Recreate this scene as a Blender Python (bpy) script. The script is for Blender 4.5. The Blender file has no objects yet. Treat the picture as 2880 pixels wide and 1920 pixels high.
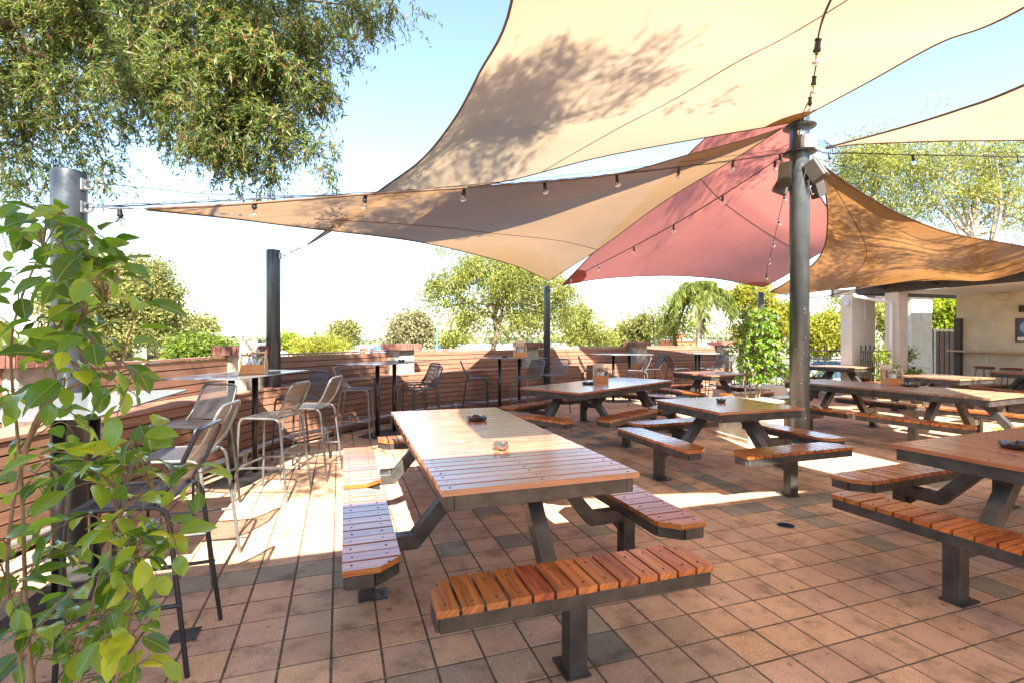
import bpy, math, random
import numpy as np
from mathutils import Vector, Matrix
random.seed(7); RNG = np.random.default_rng(11)
S = bpy.context.scene
COL = S.collection
R = math.radians
# ------------------------------------------------------------------ camera
F = 1420.0; HZ = 950.0; CH = 1.5
cd = bpy.data.cameras.new("camera"); cam = bpy.data.objects.new("camera", cd); COL.objects.link(cam)
cam.location = (0, 0, CH); cam.rotation_euler = (R(90), 0, 0)
cd.sensor_width = 36.0; cd.lens = 36.0 * F / 2880.0; cd.shift_y = -(960 - HZ) / 2880.0
cd.clip_start = 0.05; cd.clip_end = 6000
S.camera = cam
def at(px, py, Y):
    return Vector(((px - 1440) / F * Y, Y, CH + (HZ - py) / F * Y))
# ------------------------------------------------------------------ world, sun, exposure
SUN_EL = 46.0
SDX, SDY = -0.19, 0.98            # direction (on the ground) in which shadows fall
w = bpy.data.worlds.new("World"); S.world = w; w.use_nodes = True
nt = w.node_tree; bg = nt.nodes['Background']
sky = nt.nodes.new('ShaderNodeTexSky'); sky.sky_type = 'NISHITA'; sky.sun_disc = False
sky.sun_elevation = R(SUN_EL)
az = math.atan2(-SDX, -SDY)       # azimuth of the sun measured from +Y towards +X
sky.sun_rotation = az
sky.air_density = 1.0; sky.dust_density = 0.35; sky.ozone_density = 1.0; sky.altitude = 50
hsv = nt.nodes.new('ShaderNodeHueSaturation'); hsv.inputs['Saturation'].default_value = 0.97
nt.links.new(sky.outputs[0], hsv.inputs['Color']); nt.links.new(hsv.outputs[0], bg.inputs[0]); bg.inputs[1].default_value = 0.09
ld = bpy.data.lights.new("sun", 'SUN'); ld.energy = 5.0; ld.angle = R(0.53); ld.color = (1.0, 0.93, 0.82)
lo = bpy.data.objects.new("sun", ld); COL.objects.link(lo)
sd = Vector((SDX, SDY, 0)).normalized() * math.cos(R(SUN_EL)) + Vector((0, 0, -math.sin(R(SUN_EL))))
lo.rotation_euler = sd.to_track_quat('-Z', 'Y').to_euler(); lo.location = (0, -10, 30)
S.view_settings.view_transform = 'Standard'; S.view_settings.look = 'None'
S.view_settings.exposure = 2.5; S.view_settings.gamma = 1.0
S.cycles.max_bounces = 8; S.cycles.transparent_max_bounces = 16
S.cycles.sample_clamp_indirect = 8.0
# ------------------------------------------------------------------ materials
def newmat(name):
    m = bpy.data.materials.new(name); m.use_nodes = True
    return m, m.node_tree.nodes, m.node_tree.links
def N(n, t, **k):
    x = n.new(t)
    for a, b in k.items(): setattr(x, a, b)
    return x
def ramp(n, stops):
    r = N(n, 'ShaderNodeValToRGB'); e = r.color_ramp.elements
    while len(e) > len(stops): e.remove(e[-1])
    while len(e) < len(stops): e.new(0.5)
    for i, (p, c) in enumerate(stops): e[i].position = p; e[i].color = (*c[:3], 1)
    return r
def pbsdf(n): return n['Principled BSDF']
def simple(name, col, rough=0.6, metal=0.0, noise=0.12, nscale=6.0, bump=0.0, bscale=60.0, coat=0.0, spec=0.5, col2=None, island=0.0):
    """base colour with a mottled second tone, optional bump and per-piece variation"""
    m, n, l = newmat(name); b = pbsdf(n)
    b.inputs['Roughness'].default_value = rough; b.inputs['Metallic'].default_value = metal
    b.inputs['Coat Weight'].default_value = coat; b.inputs['Specular IOR Level'].default_value = spec
    tc = N(n, 'ShaderNodeTexCoord')
    nz = N(n, 'ShaderNodeTexNoise'); nz.inputs['Scale'].default_value = nscale; nz.inputs['Detail'].default_value = 6
    l.new(tc.outputs['Object'], nz.inputs['Vector'])
    c2 = col2 or tuple(c * (1 - 2.2 * noise) for c in col)
    rp = ramp(n, [(0.3, c2), (0.62, col)]); l.new(nz.outputs['Fac'], rp.inputs[0])
    out = rp.outputs[0]
    if island > 0:
        g = N(n, 'ShaderNodeNewGeometry')
        hs = N(n, 'ShaderNodeHueSaturation')
        mr = N(n, 'ShaderNodeMapRange'); mr.inputs[3].default_value = 1 - island; mr.inputs[4].default_value = 1 + island
        l.new(g.outputs['Random Per Island'], mr.inputs[0]); l.new(mr.outputs[0], hs.inputs['Value'])
        l.new(out, hs.inputs['Color']); out = hs.outputs[0]
    l.new(out, b.inputs['Base Color'])
    if bump > 0:
        n2 = N(n, 'ShaderNodeTexNoise'); n2.inputs['Scale'].default_value = bscale; n2.inputs['Detail'].default_value = 5
        l.new(tc.outputs['Object'], n2.inputs['Vector'])
        bp = N(n, 'ShaderNodeBump'); bp.inputs['Strength'].default_value = bump; bp.inputs['Distance'].default_value = 0.01
        l.new(n2.outputs['Fac'], bp.inputs['Height']); l.new(bp.outputs[0], b.inputs['Normal'])
    return m
def wood(name, dark, light, rough=0.3, coat=0.4, streak=28.0, island=0.25, worn=0.0, worncol=(0.35, 0.26, 0.2), hue=0.012):
    """varnished board: UV.x runs along the board in metres"""
    m, n, l = newmat(name); b = pbsdf(n)
    uv = N(n, 'ShaderNodeUVMap'); g = N(n, 'ShaderNodeNewGeometry')
    mp = N(n, 'ShaderNodeMapping'); mp.inputs['Scale'].default_value = (1.6, streak, 1)
    l.new(uv.outputs[0], mp.inputs['Vector'])
    nz = N(n, 'ShaderNodeTexNoise'); nz.inputs['Scale'].default_value = 1.4; nz.inputs['Detail'].default_value = 7
    nz.inputs['Distortion'].default_value = 0.9
    l.new(mp.outputs[0], nz.inputs['Vector'])
    rp = ramp(n, [(0.28, dark), (0.5, tuple((a + c) / 2 for a, c in zip(dark, light))), (0.72, light)])
    l.new(nz.outputs['Fac'], rp.inputs[0])
    hs = N(n, 'ShaderNodeHueSaturation')
    mr = N(n, 'ShaderNodeMapRange'); mr.inputs[3].default_value = 1 - island; mr.inputs[4].default_value = 1 + island
    l.new(g.outputs['Random Per Island'], mr.inputs[0]); l.new(mr.outputs[0], hs.inputs['Value'])
    mh = N(n, 'ShaderNodeMath', operation='MULTIPLY'); mh.inputs[1].default_value = 37.7
    fr = N(n, 'ShaderNodeMath', operation='FRACT'); l.new(g.outputs['Random Per Island'], mh.inputs[0]); l.new(mh.outputs[0], fr.inputs[0])
    mr2 = N(n, 'ShaderNodeMapRange'); mr2.inputs[3].default_value = 0.5 - hue; mr2.inputs[4].default_value = 0.5 + hue
    l.new(fr.outputs[0], mr2.inputs[0]); l.new(mr2.outputs[0], hs.inputs['Hue'])
    l.new(rp.outputs[0], hs.inputs['Color']); out = hs.outputs[0]
    n3 = N(n, 'ShaderNodeTexNoise'); n3.inputs['Scale'].default_value = 5.0; n3.inputs['Detail'].default_value = 4
    l.new(uv.outputs[0], n3.inputs['Vector'])
    if worn > 0:
        rw = ramp(n, [(0.62 - worn, (0, 0, 0)), (0.72, (1, 1, 1))]); l.new(n3.outputs['Fac'], rw.inputs[0])
        mx = N(n, 'ShaderNodeMix', data_type='RGBA'); l.new(rw.outputs[0], mx.inputs[0]); l.new(out, mx.inputs[6])
        mx.inputs[7].default_value = (*worncol, 1); out = mx.outputs[2]
    l.new(out, b.inputs['Base Color'])
    rr = N(n, 'ShaderNodeMapRange'); rr.inputs[3].default_value = rough * 0.7; rr.inputs[4].default_value = rough * 1.5
    l.new(n3.outputs['Fac'], rr.inputs[0]); l.new(rr.outputs[0], b.inputs['Roughness'])
    b.inputs['Coat Weight'].default_value = coat; b.inputs['Coat Roughness'].default_value = 0.21
    bp = N(n, 'ShaderNodeBump'); bp.inputs['Strength'].default_value = 0.14; bp.inputs['Distance'].default_value = 0.003
    l.new(nz.outputs['Fac'], bp.inputs['Height']); l.new(bp.outputs[0], b.inputs['Normal'])
    return m
def leafmat(name, c1, c2, c3, trans=0.45, rough=0.4, gloss=0.3, dead=None):
    m, n, l = newmat(name); b = pbsdf(n); out = n['Material Output']
    g = N(n, 'ShaderNodeNewGeometry')
    st = [(0.0, c1), (0.5, c2), (0.86, c3)]
    if dead: st = [(0.0, c1), (0.45, c2), (0.86, c3), (0.93, dead)]
    rp = ramp(n, st); l.new(g.outputs['Random Per Island'], rp.inputs[0])
    tc = N(n, 'ShaderNodeTexCoord'); nz = N(n, 'ShaderNodeTexNoise'); nz.inputs['Scale'].default_value = 0.9
    l.new(tc.outputs['Object'], nz.inputs['Vector'])
    hs = N(n, 'ShaderNodeHueSaturation'); mr = N(n, 'ShaderNodeMapRange'); mr.inputs[1].default_value = 0.3; mr.inputs[2].default_value = 0.7
    mr.inputs[3].default_value = 0.75; mr.inputs[4].default_value = 1.3
    l.new(nz.outputs['Fac'], mr.inputs[0]); l.new(mr.outputs[0], hs.inputs['Value']); l.new(rp.outputs[0], hs.inputs['Color'])
    l.new(hs.outputs[0], b.inputs['Base Color']); b.inputs['Roughness'].default_value = rough
    b.inputs['Specular IOR Level'].default_value = gloss
    t = N(n, 'ShaderNodeBsdfTranslucent')
    hs2 = N(n, 'ShaderNodeHueSaturation'); hs2.inputs['Value'].default_value = 2.0; hs2.inputs['Hue'].default_value = 0.485; hs2.inputs['Saturation'].default_value = 1.1
    l.new(hs.outputs[0], hs2.inputs['Color']); l.new(hs2.outputs[0], t.inputs[0])
    mx = N(n, 'ShaderNodeMixShader'); mx.inputs[0].default_value = trans
    l.new(b.outputs[0], mx.inputs[1]); l.new(t.outputs[0], mx.inputs[2]); l.new(mx.outputs[0], out.inputs[0])
    return m
def cloth(name, col, tcol, trans=0.55, openness=0.02):
    """knitted shade cloth: diffuse + light coming through the threads + open holes"""
    m, n, l = newmat(name); b = pbsdf(n); out = n['Material Output']
    uv = N(n, 'ShaderNodeUVMap'); mp = N(n, 'ShaderNodeMapping'); mp.inputs['Scale'].default_value = (160, 60, 1)
    l.new(uv.outputs[0], mp.inputs['Vector'])
    nz = N(n, 'ShaderNodeTexNoise'); nz.inputs['Scale'].default_value = 1.0; nz.inputs['Detail'].default_value = 3
    l.new(mp.outputs[0], nz.inputs['Vector'])
    n2 = N(n, 'ShaderNodeTexNoise'); n2.inputs['Scale'].default_value = 0.8; n2.inputs['Detail'].default_value = 5
    l.new(uv.outputs[0], n2.inputs['Vector'])
    ad = N(n, 'ShaderNodeMath', operation='ADD'); l.new(nz.outputs['Fac'], ad.inputs[0]); l.new(n2.outputs['Fac'], ad.inputs[1])
    mr = N(n, 'ShaderNodeMapRange'); mr.inputs[1].default_value = 0.6; mr.inputs[2].default_value = 1.4
    mr.inputs[3].default_value = 0.86; mr.inputs[4].default_value = 1.1
    l.new(ad.outputs[0], mr.inputs[0])
    h1 = N(n, 'ShaderNodeHueSaturation'); h1.inputs['Color'].default_value = (*col, 1); l.new(mr.outputs[0], h1.inputs['Value'])
    h2 = N(n, 'ShaderNodeHueSaturation'); h2.inputs['Color'].default_value = (*tcol, 1); l.new(mr.outputs[0], h2.inputs['Value'])
    l.new(h1.outputs[0], b.inputs['Base Color']); b.inputs['Roughness'].default_value = 0.8; b.inputs['Specular IOR Level'].default_value = 0.15
    t = N(n, 'ShaderNodeBsdfTranslucent'); l.new(h2.outputs[0], t.inputs[0])
    # gentle creases and the ribs of the knit
    wv = N(n, 'ShaderNodeTexNoise'); wv.inputs['Scale'].default_value = 1.0; wv.inputs['Detail'].default_value = 4; m3_ = N(n, 'ShaderNodeMapping'); m3_.inputs['Scale'].default_value = (2.6, .35, 1)
    l.new(uv.outputs[0], m3_.inputs['Vector']); l.new(m3_.outputs[0], wv.inputs['Vector'])
    bp = N(n, 'ShaderNodeBump'); bp.inputs['Strength'].default_value = 0.5; bp.inputs['Distance'].default_value = 0.02; l.new(wv.outputs['Fac'], bp.inputs['Height'])
    l.new(bp.outputs[0], b.inputs['Normal']); l.new(bp.outputs[0], t.inputs['Normal'])
    mx = N(n, 'ShaderNodeMixShader'); mx.inputs[0].default_value = trans; l.new(b.outputs[0], mx.inputs[1]); l.new(t.outputs[0], mx.inputs[2])
    tr = N(n, 'ShaderNodeBsdfTransparent'); m2 = N(n, 'ShaderNodeMixShader'); m2.inputs[0].default_value = openness
    l.new(mx.outputs[0], m2.inputs[1]); l.new(tr.outputs[0], m2.inputs[2]); l.new(m2.outputs[0], out.inputs[0])
    return m
def meshmat(name, col, pitch=0.011):
    """perforated steel mesh; UV in metres"""
    m, n, l = newmat(name); b = pbsdf(n); out = n['Material Output']
    b.inputs['Base Color'].default_value = (*col, 1); b.inputs['Metallic'].default_value = 0.55; b.inputs['Roughness'].default_value = 0.42
    uv = N(n, 'ShaderNodeUVMap'); sx = N(n, 'ShaderNodeSeparateXYZ'); l.new(uv.outputs[0], sx.inputs[0])
    def wv(sock, k):
        a = N(n, 'ShaderNodeMath', operation='MULTIPLY'); a.inputs[1].default_value = k; l.new(sock, a.inputs[0])
        s = N(n, 'ShaderNodeMath', operation='SINE'); l.new(a.outputs[0], s.inputs[0]); return s
    a = wv(sx.outputs[0], math.pi / pitch); c = wv(sx.outputs[1], math.pi / (pitch * 0.62))
    p = N(n, 'ShaderNodeMath', operation='MULTIPLY'); l.new(a.outputs[0], p.inputs[0]); l.new(c.outputs[0], p.inputs[1])
    ab = N(n, 'ShaderNodeMath', operation='ABSOLUTE'); l.new(p.outputs[0], ab.inputs[0])
    gt = N(n, 'ShaderNodeMath', operation='GREATER_THAN'); gt.inputs[1].default_value = 0.5; l.new(ab.outputs[0], gt.inputs[0])
    tr = N(n, 'ShaderNodeBsdfTransparent'); mx = N(n, 'ShaderNodeMixShader'); l.new(gt.outputs[0], mx.inputs[0])
    l.new(b.outputs[0], mx.inputs[1]); l.new(tr.outputs[0], mx.inputs[2]); l.new(mx.outputs[0], out.inputs[0])
    return m
def glassmat(name, col=(1, 1, 1), rough=0.02):
    m, n, l = newmat(name); b = pbsdf(n)
    b.inputs['Base Color'].default_value = (*col, 1); b.inputs['Transmission Weight'].default_value = 1.0
    b.inputs['Roughness'].default_value = rough; b.inputs['IOR'].default_value = 1.2
    return m
M = {}
M['steel'] = simple('painted_steel', (0.085, 0.077, 0.068), 0.42, 0.35, 0.25, 9, 0.15, 90, coat=0.1)
M['table_wood'] = wood('jarrah_top', (0.2, 0.055, 0.028), (0.46, 0.165, 0.08), 0.2, 0.8, island=0.18, hue=0.006, worn=0.03, worncol=(0.34, 0.2, 0.14))
M['bench_wood'] = wood('jarrah_bench', (0.2, 0.045, 0.014), (0.56, 0.17, 0.045), 0.22, 0.8, island=0.26, hue=0.01, worn=0.02, worncol=(0.3, 0.12, 0.06))
M['old_wood'] = wood('weathered_top', (0.16, 0.08, 0.045), (0.36, 0.21, 0.13), 0.4, 0.2, island=0.15)
M['screw'] = simple('screw_head', (0.03, 0.025, 0.02), 0.5, 0.6)
M['stool_steel'] = simple('galvanised_tube', (0.19, 0.185, 0.175), 0.38, 0.5, 0.12, 14)
M['stool_mesh'] = meshmat('woven_mesh', (0.13, 0.127, 0.12))
M['stool_shaded'] = simple('shaded_tube', (0.06, 0.06, 0.062), 0.35, 0.5, 0.1, 14)  # same steel as the pale stools, darkened in colour for stools in shade
M['stool_mesh_shaded'] = meshmat('woven_mesh_shaded', (0.08, 0.078, 0.075))  # same mesh with shade put into its colour
M['bar_top'] = simple('grey_laminate', (0.22, 0.235, 0.25), 0.16, 0.0, 0.05, 5, coat=0.3)
M['black_pole'] = simple('black_pole', (0.025, 0.024, 0.022), 0.3, 0.3, 0.2, 12, coat=0.3)
M['plate'] = simple('base_plate', (0.07, 0.065, 0.06), 0.55, 0.3, 0.3, 7)
M['post'] = simple('sail_post_grey', (0.062, 0.072, 0.078), 0.36, 0.3, 0.15, 5, 0.1, 40, coat=0.15)
M['gal'] = simple('galvanised', (0.42, 0.42, 0.42), 0.38, 0.7, 0.15, 18)
M['board'] = wood('composite_board', (0.185, 0.09, 0.055), (0.28, 0.145, 0.09), 0.55, 0.0, streak=14, island=0.1, hue=0.004)
M['ledge'] = wood('composite_ledge', (0.22, 0.11, 0.075), (0.33, 0.17, 0.12), 0.45, 0.05, streak=14, island=0.08, hue=0.004)
M['brick'] = simple('cap_brick', (0.22, 0.085, 0.06), 0.85, 0, 0.25, 9, 0.5, 50, island=0.3)
M['mortar'] = simple('mortar', (0.32, 0.28, 0.24), 0.9, 0, 0.15, 20, 0.3, 90)
M['pier'] = simple('stained_render', (0.40, 0.36, 0.29), 0.9, 0, 0.3, 5, 0.4, 40, col2=(0.13, 0.11, 0.085))
M['render'] = simple('cream_render', (0.70, 0.63, 0.53), 0.85, 0, 0.06, 4, 0.5, 25)
M['render_y'] = simple('yellow_render', (0.70, 0.60, 0.43), 0.85, 0, 0.09, 3, 0.6, 14)
M['white'] = simple('white_paint', (0.78, 0.77, 0.74), 0.5, 0, 0.04, 4)
M['dark_timber'] = simple('dark_timber', (0.07, 0.055, 0.045), 0.6, 0, 0.2, 6, 0.2, 40)
M['gate_wood'] = wood('gate_timber', (0.05, 0.02, 0.01), (0.15, 0.055, 0.026), 0.6, 0.0, island=0.4)
M['iron'] = simple('black_iron', (0.02, 0.02, 0.02), 0.45, 0.3, 0.1)
M['sail_cream'] = cloth('cream_shadecloth', (0.40, 0.29, 0.18), (0.385, 0.282, 0.18), 0.5, 0.015)
M['sail_tan'] = cloth('tan_shadecloth', (0.18, 0.11, 0.065), (0.27, 0.165, 0.085), 0.5, 0.03)
M['sail_red'] = cloth('red_shadecloth', (0.42, 0.125, 0.10), (0.50, 0.165, 0.12), 0.5, 0.015)
M['sail_brown'] = cloth('brown_shadecloth', (0.21, 0.105, 0.036), (0.27, 0.13, 0.042), 0.5, 0.012)
M['webbing'] = simple('sail_webbing', (0.13, 0.075, 0.045), 0.8, 0, 0.1)
M['rope'] = simple('black_cable', (0.012, 0.012, 0.014), 0.5)
M['bulb'] = glassmat('bulb_glass')
M['filament'] = simple('brass_filament', (0.5, 0.32, 0.12), 0.4, 0.6)
M['ashtray'] = simple('ashtray_melamine', (0.02, 0.016, 0.014), 0.14, 0, 0.1, coat=0.8)
M['ashtray_steel'] = simple('ashtray_steel', (0.35, 0.33, 0.3), 0.18, 0.9, 0.05)
M['caddy'] = wood('caddy_wood', (0.36, 0.11, 0.02), (0.62, 0.27, 0.07), 0.35, 0.3, streak=20, island=0.08, hue=0.004)
M['caddy_end'] = wood('caddy_end_wood', (0.42, 0.26, 0.13), (0.62, 0.42, 0.24), 0.45, 0.1, streak=20, island=0.08, hue=0.004)
M['paper'] = simple('kraft_menu', (0.60, 0.44, 0.32), 0.8, 0, 0.03)
M['ink'] = simple('dark_ink', (0.08, 0.06, 0.05), 0.8)
M['cutlery'] = simple('cutlery_steel', (0.55, 0.55, 0.55), 0.2, 0.9, 0.05)
M['dark_handle'] = simple('cutlery_handle', (0.05, 0.035, 0.03), 0.35)
M['napkin'] = simple('napkin_paper', (0.75, 0.73, 0.7), 0.8)
M['speaker'] = simple('speaker_case', (0.06, 0.055, 0.05), 0.5, 0.1, 0.1, 30, 0.2, 300)
M['grille'] = simple('speaker_grille', (0.12, 0.105, 0.09), 0.55, 0.3, 0.05, 80)
M['bark'] = simple('bark', (0.17, 0.12, 0.085), 0.9, 0, 0.25, 6, 0.8, 14, col2=(0.08, 0.055, 0.04))
M['pale_bark'] = simple('pale_bark', (0.42, 0.34, 0.26), 0.85, 0, 0.2, 5, 0.6, 14, col2=(0.16, 0.12, 0.09))
M['stem'] = simple('ficus_stem', (0.22, 0.15, 0.09), 0.75, 0, 0.2, 30, 0.4, 80)
M['leaf_willow'] = leafmat('willow_myrtle_leaf', (0.04, 0.068, 0.018), (0.075, 0.11, 0.028), (0.16, 0.19, 0.045), 0.4, 0.45, 0.35, dead=(0.16, 0.08, 0.035))
M['leaf_gum'] = leafmat('gum_leaf', (0.08, 0.10, 0.025), (0.17, 0.19, 0.04), (0.28, 0.28, 0.07), 0.35, 0.5, 0.3)
M['leaf_olive'] = leafmat('olive_leaf', (0.08, 0.10, 0.028), (0.16, 0.17, 0.05), (0.27, 0.245, 0.08), 0.3, 0.55, 0.25)
M['leaf_pale'] = leafmat('pale_leaf', (0.12, 0.12, 0.06), (0.2, 0.19, 0.1), (0.28, 0.25, 0.13), 0.3, 0.6, 0.2)
M['leaf_lime'] = leafmat('lime_leaf', (0.09, 0.13, 0.015), (0.18, 0.23, 0.025), (0.30, 0.34, 0.05), 0.45, 0.4, 0.35)
M['leaf_yellow'] = leafmat('yellow_green_leaf', (0.12, 0.14, 0.02), (0.22, 0.23, 0.035), (0.34, 0.32, 0.06), 0.45, 0.5, 0.25)
M['leaf_palm'] = leafmat('palm_leaf', (0.07, 0.1, 0.02), (0.13, 0.17, 0.035), (0.24, 0.25, 0.06), 0.35, 0.45, 0.3)
# ------------------------------------------------------------------ mesh helpers
class MB:
    def __init__(s): s.v = []; s.f = []; s.uv = []; s.sm = []; s.mi = []
    def merge(s, o, idx=1):
        n0 = len(s.v); k0 = len(s.f); s.v += o.v; s.f += [tuple(n0 + k for k in f) for f in o.f]; s.uv += o.uv; s.sm += o.sm; s.mi += [0] * (k0 - len(s.mi)) + [idx] * len(o.f)
    def add(s, vs, fs, uvs=None, smooth=False):
        o = len(s.v); s.v += [tuple(p) for p in vs]
        for i, f in enumerate(fs):
            s.f.append(tuple(o + k for k in f)); s.sm.append(smooth)
            s.uv += list(uvs[i]) if uvs else [(0.0, 0.0)] * len(f)
        return s
    def box(s, c, sz, M3=None, uvaxis=None, off=None, ch=0.0):
        """box centred c, full size sz, optional 3x3; uvaxis = the long axis for grain; ch chamfers the top edges"""
        hx, hy, hz = sz[0] / 2, sz[1] / 2, sz[2] / 2
        if ch > 0:
            L = [(-hx, -hy, -hz), (hx, -hy, -hz), (hx, hy, -hz), (-hx, hy, -hz), (-hx, -hy, hz - ch), (hx, -hy, hz - ch), (hx, hy, hz - ch), (-hx, hy, hz - ch),
                 (-hx + ch, -hy + ch, hz), (hx - ch, -hy + ch, hz), (hx - ch, hy - ch, hz), (-hx + ch, hy - ch, hz)]
            fs = [(0, 3, 2, 1), (0, 1, 5, 4), (1, 2, 6, 5), (2, 3, 7, 6), (3, 0, 4, 7), (4, 5, 9, 8), (5, 6, 10, 9), (6, 7, 11, 10), (7, 4, 8, 11), (8, 9, 10, 11)]
        else:
            L = [(-hx, -hy, -hz), (hx, -hy, -hz), (hx, hy, -hz), (-hx, hy, -hz), (-hx, -hy, hz), (hx, -hy, hz), (hx, hy, hz), (-hx, hy, hz)]
            fs = [(0, 3, 2, 1), (0, 1, 5, 4), (1, 2, 6, 5), (2, 3, 7, 6), (3, 0, 4, 7), (4, 5, 6, 7)]
        uvs = None
        if uvaxis is not None:
            if off is None: off = (random.uniform(0, 50), random.uniform(0, 50))
            oth = [a for a in (0, 1, 2) if a != uvaxis]
            uvs = [[(off[0] + L[k][uvaxis], off[1] + L[k][oth[0]] + L[k][oth[1]]) for k in f] for f in fs]
        c = Vector(c)
        P = [c + (M3 @ Vector(p) if M3 else Vector(p)) for p in L]
        return s.add(P, fs, uvs)
    def prism(s, poly, z0, z1, T=None, uvdir=None, off=None):
        n = len(poly); off = off or (random.uniform(0, 50), random.uniform(0, 50))
        P = [(x, y, z0) for x, y in poly] + [(x, y, z1) for x, y in poly]
        fs = [tuple(range(n - 1, -1, -1)), tuple(range(n, 2 * n))] + [(i, (i + 1) % n, n + (i + 1) % n, n + i) for i in range(n)]
        uvs = None
        if uvdir is not None:
            uvs = [[(off[0] + P[k][uvdir], off[1] + P[k][1 - uvdir] + P[k][2]) for k in f] for f in fs]
        if T: P = [T @ Vector(p) for p in P]
        return s.add(P, fs, uvs)
    def tube(s, pts, r, n=8, cap=True, smooth=True, closed=False):
        pts = [Vector(p) for p in pts]; m = len(pts)
        rs = r if isinstance(r, (list, tuple)) else [r] * m
        up = Vector((0, 0, 1)); prev = None; rings = []
        for i, p in enumerate(pts):
            if closed: t = (pts[(i + 1) % m] - pts[i - 1])
            elif i == 0: t = pts[1] - pts[0]
            elif i == m - 1: t = pts[-1] - pts[-2]
            else: t = (pts[i + 1] - p).normalized() + (p - pts[i - 1]).normalized()
            if t.length < 1e-9: t = Vector((0, 0, 1))
            t.normalize()
            if prev is None:
                a = up if abs(t.z) < 0.9 else Vector((1, 0, 0))
                x = t.cross(a).normalized()
            else: x = (prev - t * prev.dot(t)).normalized()
            prev = x; y = t.cross(x)
            rings.append([p + (x * math.cos(2 * math.pi * k / n) + y * math.sin(2 * math.pi * k / n)) * rs[i] for k in range(n)])
        vs = [q for rg in rings for q in rg]; fs = []
        for i in range(m - 1 + (1 if closed else 0)):
            j = (i + 1) % m
            for k in range(n): fs.append((i * n + k, i * n + (k + 1) % n, j * n + (k + 1) % n, j * n + k))
        s.add(vs, fs, None, smooth)
        if cap and not closed:
            s.add(rings[0], [tuple(range(n - 1, -1, -1))]); s.add(rings[-1], [tuple(range(n))])
        return s
    def lathe(s, prof, c=(0, 0, 0), n=20, smooth=True):
        c = Vector(c); vs = []; fs = []
        for (r, z) in prof:
            for k in range(n): vs.append(c + Vector((r * math.cos(2 * math.pi * k / n), r * math.sin(2 * math.pi * k / n), z)))
        for i in range(len(prof) - 1):
            for k in range(n): fs.append((i * n + k, i * n + (k + 1) % n, (i + 1) * n + (k + 1) % n, (i + 1) * n + k))
        return s.add(vs, fs, None, smooth)
    def bar(s, a, b, w, h, up=(0, 0, 1), uvaxis=None):
        """rectangular bar from a to b, w across, h along 'up'"""
        a = Vector(a); b = Vector(b); y = (b - a); L = y.length; y.normalize()
        x = y.cross(Vector(up)); x = x.normalized() if x.length > 1e-6 else Vector((1, 0, 0)); z = x.cross(y)
        m3 = Matrix((x, y, z)).transposed()
        return s.box((a + b) / 2, (w, L, h), m3, uvaxis)
    def build(s, name, mat, parent=None, loc=None, rotz=0, bevel=0.0):
        me = bpy.data.meshes.new(name); me.from_pydata(s.v, [], s.f)
        ul = me.uv_layers.new(name="UVMap")
        if len(s.uv) == len(me.loops): ul.data.foreach_set('uv', np.array(s.uv, dtype=np.float32).ravel())
        me.polygons.foreach_set('use_smooth', np.array(s.sm, dtype=bool))
        for m_ in (mat if isinstance(mat, list) else [mat]): me.materials.append(m_)
        if s.mi: me.polygons.foreach_set('material_index', np.array(s.mi + [0] * (len(s.f) - len(s.mi)), dtype=np.int32))
        o = bpy.data.objects.new(name, me); COL.objects.link(o)
        if parent: o.parent = parent
        if loc is not None: o.location = loc; o.rotation_euler = (0, 0, rotz)
        if bevel > 0:
            md = o.modifiers.new('bevel', 'BEVEL'); md.width = bevel; md.segments = 2; md.limit_method = 'ANGLE'
        return o
def tag(o, label=None, cat=None, group=None, kind=None):
    if label: o['label'] = label
    if cat: o['category'] = cat
    if group: o['group'] = group
    if kind: o['kind'] = kind
    return o
def empty(name, loc, rz=0, label=None, cat=None, group=None):
    o = bpy.data.objects.new(name, None); COL.objects.link(o); o.location = loc; o.rotation_euler = (0, 0, rz)
    o.empty_display_size = 0.1
    return tag(o, label, cat, group)
CH_OF = {}
def children(o): return [c for c in bpy.data.objects if c.parent == o]
def copy_tree(o, parent=None):
    c = o.copy(); COL.objects.link(c)
    if parent: c.parent = parent
    for ch in children(o): copy_tree(ch, c)
    return c
def place(o, loc, rz, label, group=None):
    o.location = loc; o.rotation_euler = (0, 0, rz); o['label'] = label
    if group: o['group'] = group
    return o
def arc(c, r, a0, a1, n, ax='xz'):
    out = []
    for i in range(n + 1):
        a = R(a0 + (a1 - a0) * i / n); q = Vector(c)
        if ax == 'xz': q += Vector((r * math.cos(a), 0, r * math.sin(a)))
        elif ax == 'yz': q += Vector((0, r * math.cos(a), r * math.sin(a)))
        else: q += Vector((r * math.cos(a), r * math.sin(a), 0))
        out.append(q)
    return out
def fillet(pts, r, n=4):
    """round the inner corners of a polyline"""
    pts = [Vector(p) for p in pts]; out = [pts[0]]
    for i in range(1, len(pts) - 1):
        a = (pts[i - 1] - pts[i]); b = (pts[i + 1] - pts[i]); rr = min(r, a.length * 0.45, b.length * 0.45)
        p0 = pts[i] + a.normalized() * rr; p1 = pts[i] + b.normalized() * rr
        for k in range(n + 1):
            t = k / n; out.append(p0 * (1 - t) ** 2 + pts[i] * 2 * t * (1 - t) + p1 * t * t)
    out.append(pts[-1]); return out
UA = R(18.4); UC, US = math.cos(UA), math.sin(UA)
def W(u, v, z=0.0): return Vector((u * UC - v * US, u * US + v * UC, z))
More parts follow.
